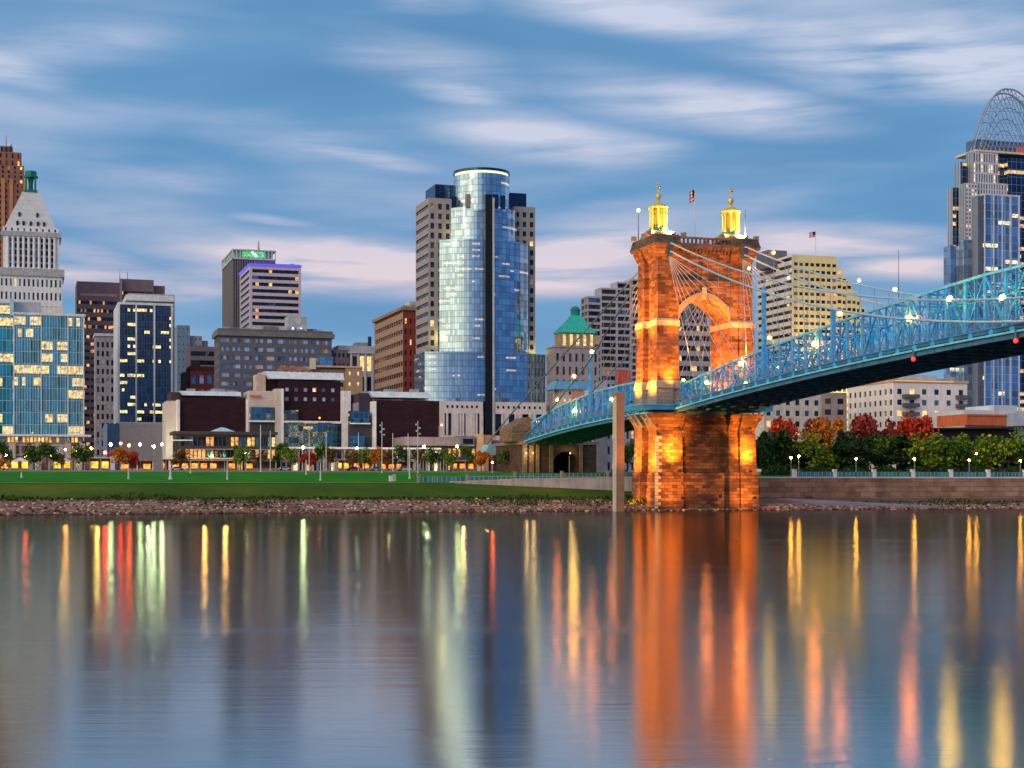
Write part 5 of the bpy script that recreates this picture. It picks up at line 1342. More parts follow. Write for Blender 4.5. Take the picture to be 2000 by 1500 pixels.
# ---- pavilions of the museum
mr = masonry('dark_maroon', (.042, .016, .026), (.028, .011, .018), (.012, .006, .01), 3.6, 1.2, bump=.02, stain=.3, dark=(.015, .008, .012)); trav = masonry('travertine', (.70, .63, .58), (.64, .57, .53), (.45, .4, .37), 2.4, 1., stain=.3, dark=(.35, .3, .27), bump=.01)
zinc = mat('zinc_roof', (.70, .74, .76), .5, .2, .5, metal=.2); wfr = mat('fin_stone', (.84, .80, .82), .7)
cw_ = curtain('museum_glass', (.10, .30, .42), 2.2, 1.8, .05, (1, .7, .3), .8, mull=(.12, .2, .26), dark=.4, run=3.)
def pavilion(label, xa, xb, xs, pt, pb, D, slant, roof_h, seed):
    B = Bld('museum_pavilion', label, 'museum', xa, D, 'museum pavilions', seed=seed)
    B.Z = lambda py, y=0.: B.lz(py, 0, y); B.w = B.lx(xb); B.d = B.ly(xs)
    return B
B = pavilion('left museum pavilion, plain dark maroon box with a pale sloping roof edge', 353, 480, 326, 776, 842, 560., 0, 0, 30)
x = B.lx; Z = B.Z; w = B.w
B.mass(0, w, 0, 22, 0, Z(775), mr)
def slroof(B, pa, pb, p0, p1, back=22):
    a, b_ = B.lx(pa), B.lx(pb); z0, z1 = B.Z(p0), B.Z(p1)
    MB().loft([[(a+1.4, -.8, z0), (b_, -.8, z0), (b_, back, z0+.5), (a+1.4, back, z0+.5)], [(a, 1.4, z1), (b_, 1.4, z1), (b_, back, z1+.6), (a, back, z1+.6)]]).build('roof', zinc, B.root)
slroof(B, 350, 471, 772, 763)
B.mass(x(326, 2), x(346), 2.5, 22, 0, Z(783, 2), trav); B.box('stone_fin', x(345.5), x(350.5), -1.6, 14, 0, Z(781), wfr)
B.box('roof_wedge', x(334, 4), x(352, 4), 4, 20, Z(783, 3), Z(766, 4), mat('wedge_dark', (.06, .035, .05), .7))
B.box('stone_fin', x(480), x(488), -1.4, 12, 0, Z(777), wfr)
for q_, (u_, hh_, ww_) in enumerate(((.12, 1.1, 3), (.5, 1.3, 5), (.74, .9, 3))):
    B.box('roof_unit', u_*w, u_*w+ww_, 5+q_ % 3, 8+q_ % 3, Z(763), Z(763)+hh_, mat('roof_unit_grey', (.34, .35, .37), .6))
B.finish()
B = pavilion('middle museum pavilion with two rows of square windows and glass hall below', 545, 665, 505, 745, 868, 566., 0, 0, 31)
x = B.lx; Z = B.Z; w = B.w
B.mass(0, w, 0, 24, Z(818), Z(742), mr, (6, 2, .38, .4, [('pale', .45), ('blue', .3), ('white', .25)], .25), None, mt=Z(742)-Z(751), mb=Z(788)-Z(818), ms=1.2)
B.mass(0, w, .6, 24, 0, Z(818), mr); B.box('glass_box', x(553), x(582), -1.2, .55, Z(820), Z(801), cw_)
B.box('glass_hall', x(553), x(670), -2.2, .5, 0, Z(825), cw_)
B.box('terrace_slab', x(548), x(672), -3, .5, Z(825), Z(822), wfr)
slroof(B, 519, 672, 740, 725)
B.mass(x(506, 6), -.1, 5, 24, 0, Z(733, 5), mr); B.mass(x(500, 4), x(519, 4), 3.9, 12, 0, Z(732, 4), mat('pinkish_stone', (.55, .42, .38), .8))
B.mass(x(487), x(536), 1, 16, 0, Z(764, 1), trav, None); B.box('stone_fin', x(536), x(551), -2.6, 14, 0, Z(760), trav); B.box('stone_fin', x(547), x(551.5), -3.2, -2.61, 0, Z(760), wfr)
B.box('stone_fin', x(665), x(682), -3, 16, 0, Z(762), wfr)
B.box('glass_bay', x(488), x(535), -1.6, .9, Z(822), Z(796), cw_); B.box('terrace_slab', x(486), x(535), -2.2, .9, Z(825), Z(822), wfr); B.box('dark_bay', x(488), x(535), -.6, .9, 0, Z(825.5), mat('bay_dark', (.05, .05, .06), .6))
MB().box(x(488), x(511), -.3, .3, Z(776), Z(773)).build('red_canopy', mat('canopy_red', (.6, .12, .08), .6), B.root)
MB().sphere((x(621), -3.4, Z(816)), .3).build('lamp', emis('lamp_deep_orange', (1., .2, .03), 10), B.root)
B.finish()
B = pavilion('right museum pavilion, blank dark maroon box beside the round glass tower', 733, 858, 704, 776, 860, 560., 0, 0, 32)
x = B.lx; Z = B.Z; w = B.w
B.mass(0, w, 0, 22, 0, Z(781), mr); slroof(B, 722, 842, 776, 764)
B.mass(x(700, 5), -.05, 4, 20, Z(808), Z(768, 4), mat('wedge_dark2', (.04, .035, .06), .7)); B.box('stone_fin', x(727), x(733), -1.8, 14, 0, Z(784), wfr)
B.box('glass_bay', x(684), x(720), -1, 3.9, Z(826), Z(803), cw_); B.box('dark_bay', x(684), x(726), .4, 3.9, 0, Z(826.5), mat('bay_dark', (.05, .05, .06), .6)); B.box('terrace_slab', x(683), x(722), -1.6, 0, Z(829), Z(826.6), wfr)
B.mass(x(700, 4), x(727, 4), 4.1, 18, Z(826), Z(786, 4), mat('bay_mauve', (.28, .25, .3), .7), None)
B.box('low_glass', x(683), x(712), -1.2, .3, 0, Z(850), cw_)
MB().sphere((x(859), -2.6, Z(829)), .42).build('lamp', emis('lamp_deep_orange', (1., .2, .03), 10), B.root)
MB().tube([(x(853), -2.6, 0), (x(853), -2.6, Z(831)), (x(857), -2.6, Z(829))], .13).build('lamp_pole', polem, B.root)
for q_, (u_, hh_, ww_) in enumerate(((.2, 1.1, 4), (.62, 1.4, 3))):
    B.box('roof_unit', u_*w, u_*w+ww_, 5+q_ % 3, 8+q_ % 3, Z(764), Z(764)+hh_, mat('roof_unit_grey', (.34, .35, .37), .6))
B.finish()

# ---- street level terrace in front of the museum (long white edged roof deck)
B = Bld('terrace_arcade', 'long low terrace with white edge and shadowed arcade in front of the museum', 'terrace', 548, 520., seed=40)
x = B.lx; Z = lambda py, y=0.: B.lz(py, 0, y)
B.box('deck_slab', x(545), x(862), 0, 12, Z(876), Z(872.5), wfr)
B.mass(x(548), x(860), 1.5, 12, 0, Z(876), mat('arcade_wall', (.28, .25, .27), .8), (26, 2, .7, .7, [('dark', .5), ('blue', .14), ('teal', .12), ('warm', .14), ('white', .1)], .6))
cp = Parts('column', mat('arcade_column', (.45, .42, .44), .7), B.root)
for i in range(16): cp.add(MB().box(x(550+i*20.6)-.25, x(550+i*20.6)+.25, .2, .7, 0, Z(876)))
cp.done(); B.finish()
B = Bld('garage_block', 'low mauve garage block with dark slot under the glass tower podium', 'building', 790, 545., seed=41)
x = B.lx; Z = lambda py, y=0.: B.lz(py, 0, y)
mv = mat('garage_mauve', (.34, .27, .27), .8)
B.mass(0, x(905), 0, 20, Z(870), Z(853), mv); B.mass(0, x(940), 1, 20, 0, Z(870), mat('garage_dark', (.07, .06, .08), .8), (16, 2, .6, .6, [('dark', .6), ('warm', .3), ('white', .1)]))
B.box('stair_box', x(899), x(925), -1, 8, Z(868), Z(850), mat('stair_blue', (.18, .2, .28), .6)); B.box('vent_grille', x(903), x(922), -1.2, -1.01, Z(866), Z(856), voidm)
B.box('lit_panel', x(931), x(944), -.5, 3, 0, Z(846), mat('panel_ochre', (.66, .46, .24), .7)); B.box('lit_panel', x(944.5), x(960), -.3, 3, 0, Z(848), mat('panel_rust', (.42, .22, .14), .7))
B.box('brown_wall', x(960), x(1042), 3, 14, 0, Z(858), mat('wall_rust', (.24, .13, .09), .8))
B.finish()
# stores between the dark tower and the first pavilion: bright shop fronts
B = Bld('restaurant', 'two storey restaurant with dark flat roof and glowing orange windows under the left pavilion', 'restaurant', 345, 505., seed=42)
x = B.lx; Z = lambda py, y=0.: B.lz(py, 0, y)
dkm = mat('restaurant_dark', (.045, .045, .06), .6)
w = x(538)
B.mass(0, w, 0, 14, 0, Z(848), dkm, (24, 3, .8, .74, [('warm', .26), ('teal', .26), ('dark', .3), ('brown', .1), ('lit', .08)], .5), (3, 2, .8, .7, [('teal', .6), ('lit', .4)]), mt=.3)
B.box('roof', -1, w+.5, -1.5, 15, Z(848), Z(842), dkm)
MB().loft([[(x(411), 2, Z(842)), (x(463), 2, Z(842)), (x(463), 9, Z(842)), (x(411), 9, Z(842))], [(x(434), 4.5, Z(833)), (x(441), 4.5, Z(833)), (x(441), 6, Z(833)), (x(434), 6, Z(833))]]).build('skylight', mat('skylight_pale', (.5, .62, .72), .4), B.root)
B.box('balcony', x(335), x(375), -2.5, 2, Z(861), Z(859), wfr); B.box('balcony', x(380), w, -3.4, -.01, Z(878), Z(876.5), mat('balcony_grey', (.3, .28, .3), .6))
cp = Parts('post', mat('post_cream', (.6, .48, .4), .7), B.root)
for i in range(12): cp.add(MB().box(x(345+i*16.5)-.35, x(345+i*16.5)+.35, -4.2, -3.4, 0, Z(897)))
cp.done()
B.box('awning', x(328), x(470), -5, -.2, Z(897), Z(894), mat('awning_cream', (.62, .48, .4), .7))
B.finish()

# ---- right side: apartments
ap = mat('render_cream', (.80, .73, .71), .8, .07); tw_ = mat('trim_white', (.75, .72, .72), .7)
KA = [('dark', .55), ('teal', .25), ('brown', .12), ('lit', .08)]
B = Bld('apartment_block', 'white apartment block with stacked balconies, an orange lit roof edge and a long side wing', 'apartment building', 1745, 540., 'riverside apartment blocks', seed=50)
x = B.lx; Z = lambda py, y=0.: B.lz(py, 0, y); w = x(1889); dA = B.ly(1656)
B.mass(0, w, 0, dA, 0, Z(746), ap, (6, 8, .38, .5, KA, .35), (9, 8, .45, .5, [('dark', .6), ('teal', .3), ('brown', .1)], .35), mt=1.4)
B.box('parapet', -.4, w+.4, -.5, dA+.3, Z(746), Z(741), mat('parapet_orange', (.62, .38, .24), .7))
B.box('roof_glow', 0, w*.8, -.65, -.51, Z(744.5), Z(742.5), emis('edge_glow', (1., .5, .15), .8))
B.mass(x(1766, 5), x(1830, 5), 5, 14, Z(741), Z(731, 5), mat('roof_pale', (.5, .52, .58), .7))
bal = Parts('balcony', mat('balcony_dark', (.10, .11, .13), .6), B.root)
for j in range(5):
    for pa, pb in ((1762, 1790), (1866, 1888)):
        zz = Z(776+j*17.2); bal.add(MB().box(x(pa), x(pb), -2.2, -.01, zz-.25, zz).box(x(pa), x(pb), -2.25, -2.15, zz, zz+1.1).box(x(pa), x(pa)+.08, -2.2, 0, zz, zz+1.1))
bal.done()
for q_, (u_, hh_, ww_) in enumerate(((.1, 1.3, 2), (.62, 1.5, 3), (.8, 1.1, 2), (.9, 1.8, 1.5))):
    B.box('roof_unit', u_*w, u_*w+ww_, 5+q_ % 3, 8+q_ % 3, Z(741), Z(741)+hh_, mat('roof_unit_grey', (.34, .35, .37), .6))
B.finish()
B = Bld('apartment_block', 'mauve brown apartment block with square windows between two paler ones', 'apartment building', 1605, 536.2, 'riverside apartment blocks', seed=52)
x = B.lx; Z = lambda py, y=0.: B.lz(py, 0, y); w = x(1654)
B.mass(0, w, 0, 18, 0, Z(766), mat('render_mauve', (.36, .28, .26), .8), (2, 7, .5, .5, [('dark', .9), ('brown', .1)], .35), None, mt=1.2); B.finish()
B = Bld('apartment_block', 'beige apartment block just right of the bridge pier with pale lintels', 'apartment building', 1492, 530., 'riverside apartment blocks', seed=53)
x = B.lx; Z = lambda py, y=0.: B.lz(py, 0, y); w = x(1604)
B.mass(0, w, 0, 18, 0, Z(768), mat('render_beige', (.58, .52, .46), .8), (6, 7, .45, .5, [('dark', .7), ('blue', .2), ('lit', .1)], .35), None, mt=1.2)
for q_, (u_, hh_, ww_) in enumerate(((.15, 1.3, 3), (.5, 1.1, 2), (.8, 1.4, 2.5))):
    B.box('roof_unit', u_*w, u_*w+ww_, 5+q_ % 3, 8+q_ % 3, Z(768), Z(768)+hh_, mat('roof_unit_grey', (.34, .35, .37), .6))
B.finish()
B = Bld('low_gallery', 'low white stepped roof building with an orange end wall at the right edge', 'building', 1890, 520., seed=54)
x = B.lx; Z = lambda py, y=0.: B.lz(py, 0, y)
B.mass(x(1890), x(2060), 2, 20, 0, Z(800), mat('gallery_white', (.6, .64, .7), .6)); B.mass(x(1945), x(1990), 1, 18, 0, Z(790), mat('gallery_white', (.6, .64, .7), .6))
B.mass(x(1888), x(1964), 0, 18, Z(830), Z(812), mat('orange_panel', (.62, .14, .05), .6)); B.box('coping', x(1888), x(1965), -.3, 18, Z(812), Z(808.5), mat('orange_coping', (.5, .16, .08), .6))
st_ = MB()
for i in range(5): st_.box(x(1966), x(2060), -.5-i*.7, .3-i*.7, Z(832-i*0)-.1, Z(806+i*5.5))
st_.build('step', mat('gallery_step', (.42, .48, .56), .6), B.root); B.finish()
B = Bld('park_pavilion', 'dark low park pavilion with overhanging roof behind the green trees on the right', 'pavilion', 1815, 490., seed=55)
x = B.lx; Z = lambda py, y=0.: B.lz(py, 0, y)
B.mass(x(1830), x(1998), 3, 16, 0, Z(836), mat('pavilion_dark', (.045, .02, .03), .8), (14, 1, .6, .7, [('dark', .7), ('brown', .2), ('warm', .1)]), None, mb=2)
MB().loft([[(x(1812), 0, Z(838)), (x(2010), 0, Z(834)), (x(2010), 18, Z(834)), (x(1812), 18, Z(838))], [(x(1812), 0, Z(836)), (x(2010), 0, Z(829)), (x(2010), 18, Z(829)), (x(1812), 18, Z(836))]]).build('roof', mat('pavilion_roof', (.07, .03, .04), .7), B.root); B.finish()
# ---- things seen through the side span
B = Bld('blue_canopy_building', 'low building with a sloping blue roof and orange front behind the side span', 'building', 1090, 620., seed=56)
x = B.lx; Z = lambda py, y=0.: B.lz(py, 0, y)
MB().loft([[(x(1080), 0, Z(760)), (x(1162), 0, Z(760)), (x(1162), 12, Z(760)), (x(1080), 12, Z(760))], [(x(1092), 2, Z(743)), (x(1160), 2, Z(743)), (x(1160), 10, Z(743)), (x(1092), 10, Z(743))]]).build('roof', mat('roof_blue_steel', (.10, .32, .52), .5), B.root)
B.mass(x(1100), x(1160), 1, 11, 0, Z(760), mat('wall_pinkish', (.55, .45, .45), .8), (6, 12, .5, .5, [('dark', .6), ('warm', .2), ('pale', .2)]))
B.box('orange_panel', x(1118), x(1142), .6, .99, Z(777), Z(762), mat('panel_orange', (.6, .25, .14), .7)); B.box('white_panel', x(1142.5), x(1165), .3, .99, Z(776), Z(758), tw_); B.finish()
B = Bld('red_banner_building', 'grey building with a big red banner just left of the bridge tower', 'building', 1186, 640., seed=57)
x = B.lx; Z = lambda py, y=0.: B.lz(py, 0, y)
B.mass(0, x(1260), 1, 14, 0, Z(742), mat('arena_grey', (.3, .32, .4), .7), (8, 6, .5, .5, [('dark', .7), ('white', .2), ('warm', .1)]))
B.box('banner', x(1204), x(1232), .3, .6, Z(752), Z(722), mat('banner_red', (.62, .06, .04), .6)); B.box('banner_post', x(1204)-.3, x(1204), .3, .9, 0, Z(720), polem); B.finish()

# ================================================================ TREES
def crown_mesh(name, seed, m, hgt=4.6, rad=2.2, n=900, lobes=7, leaf=.30, shape='round'):
    r = random.Random(seed); mb = MB(); L = []
    for i in range(lobes):
        a = 2*pi*i/lobes+r.uniform(-.5, .5); q = r.uniform(.3, .95) if i else 0
        L.append((cos(a)*rad*q, sin(a)*rad*q, r.uniform(-.34, .38)*hgt if i else .05*hgt, r.uniform(.26, .56)*rad))
    for k in range(n):
        cx, cy, cz_, rr_ = L[r.randrange(lobes)]
        u, v = r.uniform(-1, 1), r.uniform(0, 2*pi); s = sqrt(1-u*u); d = rr_*r.uniform(.35, 1.25)
        x_, y_, z_ = cx+d*s*cos(v), cy+d*s*sin(v), cz_+d*u*1.05
        if shape == 'cone':
            t_ = r.random()**1.4; zz = -.5*hgt+t_*hgt; ww = rad*(1-t_)**.8*sqrt(r.random())*1.05+.1
            a = r.uniform(0, 2*pi); x_, y_, z_ = ww*cos(a), ww*sin(a), zz
        elif shape == 'flame':
            f = 1-.35*max(0, z_/hgt)*2; x_ *= f; y_ *= f
        q = leaf*r.uniform(.6, 1.35); n_ = Vector((r.gauss(0, 1), r.gauss(0, 1), r.gauss(.4, 1))).normalized()
        a_ = n_.orthogonal().normalized()*q; b_ = n_.cross(a_)*r.uniform(.5, .9); c = Vector((x_, y_, z_))
        mb.quad(tuple(c-a_), tuple(c-b_*.8), tuple(c+a_), tuple(c+b_))
    return mb.mesh(name, m)
barkm = mat('bark', (.09, .065, .05), .9, .3, 2.)
def trunk_mesh(seed, h, hgt, rad):
    r = random.Random(seed); mb = MB()
    mb.tube([(0, 0, -.3), (r.uniform(-.1, .1), 0, h*.5), (r.uniform(-.15, .15), r.uniform(-.1, .1), h), (r.uniform(-.3, .3), 0, h+hgt*.45)], [.2, .15, .13, .05], 7)
    for k in range(6):
        a = r.uniform(0, 2*pi); z0 = h*.85+k*hgt*.07
        mb.tube([(0, 0, z0), (cos(a)*rad*.35, sin(a)*rad*.35, z0+hgt*.15), (cos(a)*rad*.7, sin(a)*rad*.7, z0+hgt*.32)], [.09, .06, .02], 5)
    return mb.mesh('trunk', barkm, True)
FG = foliage('leaves_green', (.012, .045, .006), (.045, .12, .012), (.15, .25, .025))
FY = foliage('leaves_yellowgreen', (.04, .09, .006), (.14, .24, .018), (.36, .42, .04))
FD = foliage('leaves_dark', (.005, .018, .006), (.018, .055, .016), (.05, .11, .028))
FO = foliage('leaves_orange', (.25, .07, .008), (.62, .17, .012), (.85, .38, .02))
FR = foliage('leaves_red', (.22, .014, .008), (.62, .045, .015), (.85, .16, .04))
FM = foliage('leaves_maroon', (.11, .014, .014), (.34, .04, .035), (.52, .12, .08))
FB = foliage('leaves_brown', (.06, .035, .015), (.16, .08, .03), (.30, .15, .05))
TREE = {}
def variant(kind, k):
    key = (kind, k)
    if key in TREE: return TREE[key]
    m = dict(green=FG, yellow=FY, dark=FD, orange=FO, red=FR, maroon=FM, brown=FB)[kind]
    sh = 'cone' if kind == 'dark' and k == 1 else ('flame' if kind in ('red', 'orange', 'maroon') else 'round')
    big = kind in ('dark', 'red', 'maroon')
    TREE[key] = (crown_mesh('crown', hash(kind) % 97+k if False else sum(map(ord, kind))+k*7, m, 4.6, 2.2, 1700 if big else 1300, 11, .25, sh), trunk_mesh(k+5, 2.3, 4.6, 2.2))
    return TREE[key]
def tree(px, D, topy, wpx, kind, k, label, group, basey=None):
    X_, Y_, Z_ = ground(px, D); 
    ht_ = H+(HY-topy)/F*D-Z_; wd_ = wpx/F*D
    cm, tm_ = variant(kind, k)
    R = empty('tree', (X_, Y_, Z_), random.Random(px).uniform(0, 6), label, 'tree', group)
    s = ht_/7.1; sw_ = wd_/4.3
    c = bpy.data.objects.new('crown', cm); COL.objects.link(c); c.parent = R; c.location = (0, 0, (4.5 if D < 500 and px < 1250 else 4.1)*s); c.scale = (sw_*1.15, sw_*1.15, s*(1.1 if px < 1250 else 1.25))
    t_ = bpy.data.objects.new('trunk', tm_); COL.objects.link(t_); t_.parent = R; t_.scale = (min(s, sw_)*1.1, min(s, sw_)*1.1, s)
    return R
gl_t = 'young trees along the park lawn'
T1 = [(8, 866, 24, 'green', 'dark green young tree at the far left edge of the lawn'),
 (66, 868, 30, 'green', 'leafy green young tree in front of the left glass office'),
 (92, 866, 36, 'green', 'bushy green young tree touching its neighbour by the glass office'),
 (112, 884, 24, 'brown', 'small russet tree right of the bushy pair by the glass office'),
 (162, 866, 34, 'green', 'round green young tree right of the glass office podium'),
 (470, 867, 26, 'yellow', 'yellow green young tree before the glowing restaurant'),
 (550, 868, 30, 'green', 'dense green young tree left of the middle museum pavilion'),
 (568, 872, 26, 'yellow', 'yellowing young tree just behind the dense green one'),
 (628, 868, 26, 'green', 'narrow green tree below the middle pavilion glass hall'),
 (646, 873, 24, 'brown', 'dull olive tree right of the narrow one under the middle pavilion'),
 (688, 880, 24, 'brown', 'small brownish olive tree under the white stone fin'),
 (712, 874, 30, 'yellow', 'bright yellow green tree left of the orange one'),
 (738, 876, 30, 'orange', 'orange autumn tree among the green ones before the right pavilion'),
 (758, 878, 24, 'brown', 'olive tree just right of the orange autumn tree'),
 (784, 872, 30, 'green', 'full green tree beside the white flagless pole'),
 (816, 874, 24, 'brown', 'thin dark tree between two tall light masts'),
 (846, 874, 30, 'green', 'dark green tree in front of the tower podium'),
 (880, 876, 24, 'yellow', 'slim yellow green tree near the ochre panel'),
 (914, 874, 20, 'green', 'slender green tree left of the blue cable housing'),
 (940, 880, 30, 'orange', 'spreading orange brown tree under the blue cable housing'),
 (984, 880, 20, 'green', 'slender green tree before the anchorage pilasters, left one'),
 (1002, 882, 22, 'brown', 'slender olive tree before the anchorage pilasters, right one')]
for i, (px, ty, wp, kd, lab) in enumerate(T1):
    tree(px, 440+((i*37) % 23), ty, wp, kd, i % 3, lab, gl_t)
tree(1226, 425, 858, 20, 'green', 1, 'narrow tree seen between the concrete post and the pier', gl_t)
T2 = [(1492, 842, 44, 'dark', 1, 'dark conifer beside the right edge of the pier'), (1510, 850, 50, 'dark', 0, 'dark bushy tree just right of the pier'),
 (1532, 818, 44, 'red', 0, 'bright red maple nearest to the pier'), (1530, 838, 38, 'dark', 1, 'dark pointed conifer before the first red maple'),
 (1570, 852, 50, 'yellow', 0, 'light yellow green tree left of the flame orange maple'), (1612, 818, 46, 'orange', 1, 'flame orange maple, the brightest of the row'),
 (1597, 832, 36, 'maroon', 0, 'dark red maple half behind the flame orange one'), (1608, 866, 46, 'yellow', 2, 'low olive yellow tree beneath the flame orange maple'),
 (1643, 842, 40, 'dark', 1, 'dark spire shaped conifer right of the orange maple'), (1668, 824, 44, 'maroon', 1, 'maroon maple before the mauve apartment block'),
 (1695, 820, 50, 'maroon', 2, 'tall russet maple before the long cream block'), (1690, 852, 52, 'dark', 0, 'broad dark tree below the russet maple'),
 (1724, 832, 38, 'maroon', 0, 'small maroon maple in the middle of the row'), (1728, 854, 44, 'green', 0, 'green tree below the small maroon maple'),
 (1762, 824, 44, 'red', 1, 'brick red maple below the stacked balconies'), (1752, 846, 60, 'dark', 2, 'wide dark tree in the middle of the right bank'),
 (1806, 816, 44, 'red', 2, 'red maple before the white apartment windows'), (1785, 850, 40, 'dark', 1, 'dark conifer between two red maples'),
 (1826, 844, 56, 'yellow', 1, 'round yellow green tree left of the dark pavilion'), (1812, 872, 52, 'green', 1, 'low green tree at the foot of the round yellow green one'),
 (1872, 858, 44, 'green', 2, 'green tree at the left corner of the dark pavilion'), (1902, 844, 50, 'yellow', 2, 'tall light green tree before the dark pavilion'),
 (1932, 856, 44, 'green', 0, 'mid green tree between two lighter ones on the right'), (1970, 846, 44, 'yellow', 0, 'light green tree second from the right edge'),
 (1996, 852, 40, 'green', 1, 'green tree cut by the right edge of the picture'), (2030, 850, 44, 'dark', 0, 'dark tree just past the right edge'),
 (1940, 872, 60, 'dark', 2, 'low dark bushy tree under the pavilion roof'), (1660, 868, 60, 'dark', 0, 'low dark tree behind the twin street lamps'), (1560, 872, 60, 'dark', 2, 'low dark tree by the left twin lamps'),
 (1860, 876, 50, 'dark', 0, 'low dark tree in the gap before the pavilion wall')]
for i, (px, ty, wp, kd, k, lab) in enumerate(T2):
    D_ = 455 if kd in ('red', 'maroon', 'orange') else (415+((i*29) % 20))
    tree(px, D_, ty-(7 if D_ == 455 else 0), wp*(1.35 if D_ == 455 else 1.25), kd, k, lab, 'trees along the right bank')
# undergrowth between the right-hand trees
ug = MB(); rr = random.Random(11)
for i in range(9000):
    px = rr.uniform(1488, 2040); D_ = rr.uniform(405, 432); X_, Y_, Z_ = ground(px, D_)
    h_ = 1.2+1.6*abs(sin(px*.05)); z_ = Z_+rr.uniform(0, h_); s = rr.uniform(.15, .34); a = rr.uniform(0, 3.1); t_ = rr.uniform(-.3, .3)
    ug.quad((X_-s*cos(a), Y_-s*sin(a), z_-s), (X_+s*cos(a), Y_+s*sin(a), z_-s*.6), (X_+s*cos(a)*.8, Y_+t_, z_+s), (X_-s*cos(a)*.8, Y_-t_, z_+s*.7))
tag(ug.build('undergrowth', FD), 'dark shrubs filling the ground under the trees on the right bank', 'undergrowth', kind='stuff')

# ================================================================ STREET AND PARK FURNITURE
lamb = emis('park_lamp', (1., .42, .04), 200.); lamw = emis('park_lamp_white', (.72, 1., .42), 150.); lamr = emis('shop_red', (1., .02, .01), 110.); lamy = emis('shop_yellow', (1., .55, .03), 140.)
lams = emis('lamp_soft_orange', (1., .09, .008), 170.)
polg = mat('pole_galvanised', (.42, .46, .5), .5, .08, metal=.3)
def slamp(px, py, D, label, m_=lamb, r=.26, group='park lamp posts', pole=polg, head=1, name='street_lamp'):
    X_, Y_, Z_ = ground(px, D); h_ = H+(HY-py)/F*D-Z_
    R = empty(name, (X_, Y_, Z_), TH, label, 'street lamp', group)
    MB().lathe(0, 0, [(.2, 0), (.16, .3), (.075, .5), (.06, h_-r*1.6), (r*.55, h_-r*1.1)], 8).build('pole', pole, R)
    MB().sphere((0, 0, h_), r, n=10, k=6).build('globe', m_, R, True)
    if head: MB().lathe(0, 0, [(r*1.05, h_+r*.8), (r*.7, h_+r*1.2), (.04, h_+r*1.6)], 8).build('cap', pole, R)
def rim(px, back):   # distance of the terrace edge behind the floodwall in this direction
    k = kx(px); y = YW+back; x = (k*(GY+y*VY)-(GX+y*VX))/(UX-k*UY); return GY+x*UY+y*VY
for px, py, lab in ((1545, 894, 'lit amber lamp post, left one of the close pair right of the pier'), (1560, 891, 'lit amber lamp post, right one of the close pair right of the pier'),
  (1672, 896, 'lit amber lamp post before the russet maple'), (1786, 896, 'lit amber lamp post under the dark conifer between the red maples'), (1893, 899, 'lit amber lamp post in front of the round light green trees'),
  (1993, 900, 'lit amber lamp post at the far right edge')):
    slamp(px, py, rim(px, 4.), lab)
slamp(1907, 886, rim(1907, 24.), 'amber lamp post set back behind the others on the right', r=.24); slamp(1861, 886, rim(1861, 26.), 'faint amber lamp post among the trees left of the pavilion', r=.2)
slamp(962, 903, 436, 'orange lamp post under the blue cable housing', lams, .3)
slamp(1112, 892, 400, 'unlit grey lamp post before the anchorage arch', polg, .12)
# tall masts in the park
def mast(px, topy, D, label, kind='pole', w_=.14, cat='pole', group='tall light masts in the park'):
    X_, Y_, Z_ = ground(px, D); h_ = H+(HY-topy)/F*D-Z_
    R = empty('light_mast' if kind != 'pole' else 'park_pole', (X_, Y_, Z_), TH, label, cat, group)
    MB().lathe(0, 0, [(w_*1.6, 0), (w_*1.4, .4), (w_, .5), (w_*.7, h_)], 8).build('pole', mat('pole_white', (.62, .64, .68), .5), R)
    if kind == 'light':
        for q, (dx, dz) in enumerate(((-.5, -1.), (.45, -2.), (-.4, -2.8), (.55, -3.6))):
            p = MB().bar((0, 0, h_+dz), (dx, -.2, h_+dz), .08).box(dx-.22, dx+.22, -.5, -.1, h_+dz-.2, h_+dz+.2).build('spotlight', mat('spot_grey', (.55, .57, .6), .4), R)
mast(746, 824, 425, 'grey mast carrying spotlights before the right pavilion, left one', 'light', cat='light mast'); mast(816, 822, 425, 'grey mast carrying spotlights before the right pavilion, right one', 'light', cat='light mast')
for px, ty, lab in ((528, 841, 'slim white pole left of the middle pavilion'), (604, 843, 'slim white pole in front of the glass hall, left'), (637, 843, 'slim white pole in front of the glass hall, right'), (767, 846, 'slim white pole between the two spotlight masts, left'),
   (797, 846, 'slim white pole between the two spotlight masts, right'), (700, 845, 'slim white pole beside the right pavilion fin')):
    mast(px, ty, 445, lab, group='slim white poles before the museum')
mast(509, 830, 424, 'tall white pole with a flat lamp head left of the middle pavilion', 'pole', .17); mast(800, 873, 372, 'thick white pole standing alone on the lawn edge', 'pole', .17)
for px, ty, D_, lab in ((42, 922, 352, 'short white post on the lawn, leftmost of its row'), (251, 905, 350, 'thin grey post on the lawn before the concrete podium'), (333, 916, 350, 'stout white post on the lawn before the restaurant'), (444, 901, 352, 'tall thin post on the lawn under the restaurant awning'),
    (626, 903, 352, 'grey lamp post on the lawn below the middle pavilion'), (598, 898, 400, 'thin post farther back on the lawn left of the grey lamp post'), (372, 899, 405, 'thin grey post near the restaurant steps')):
    mast(px, ty, D_, lab, w_=.16 if px != 333 else .3, cat='post', group='posts on the lawn')
# bin box near the balustrade start
R = empty('utility_box', ground(766, 352), TH, 'small white utility boxes pair standing at the left end of the balustrade', 'utility box')
MB().box(-.7, .1, -.5, .5, 0, 1.3).build('cabinet', mat('cabinet_white', (.7, .72, .7), .6), R); MB().box(.2, .8, -.4, .5, 0, 1.6).build('cabinet', mat('cabinet_grey', (.45, .47, .46), .6), R)

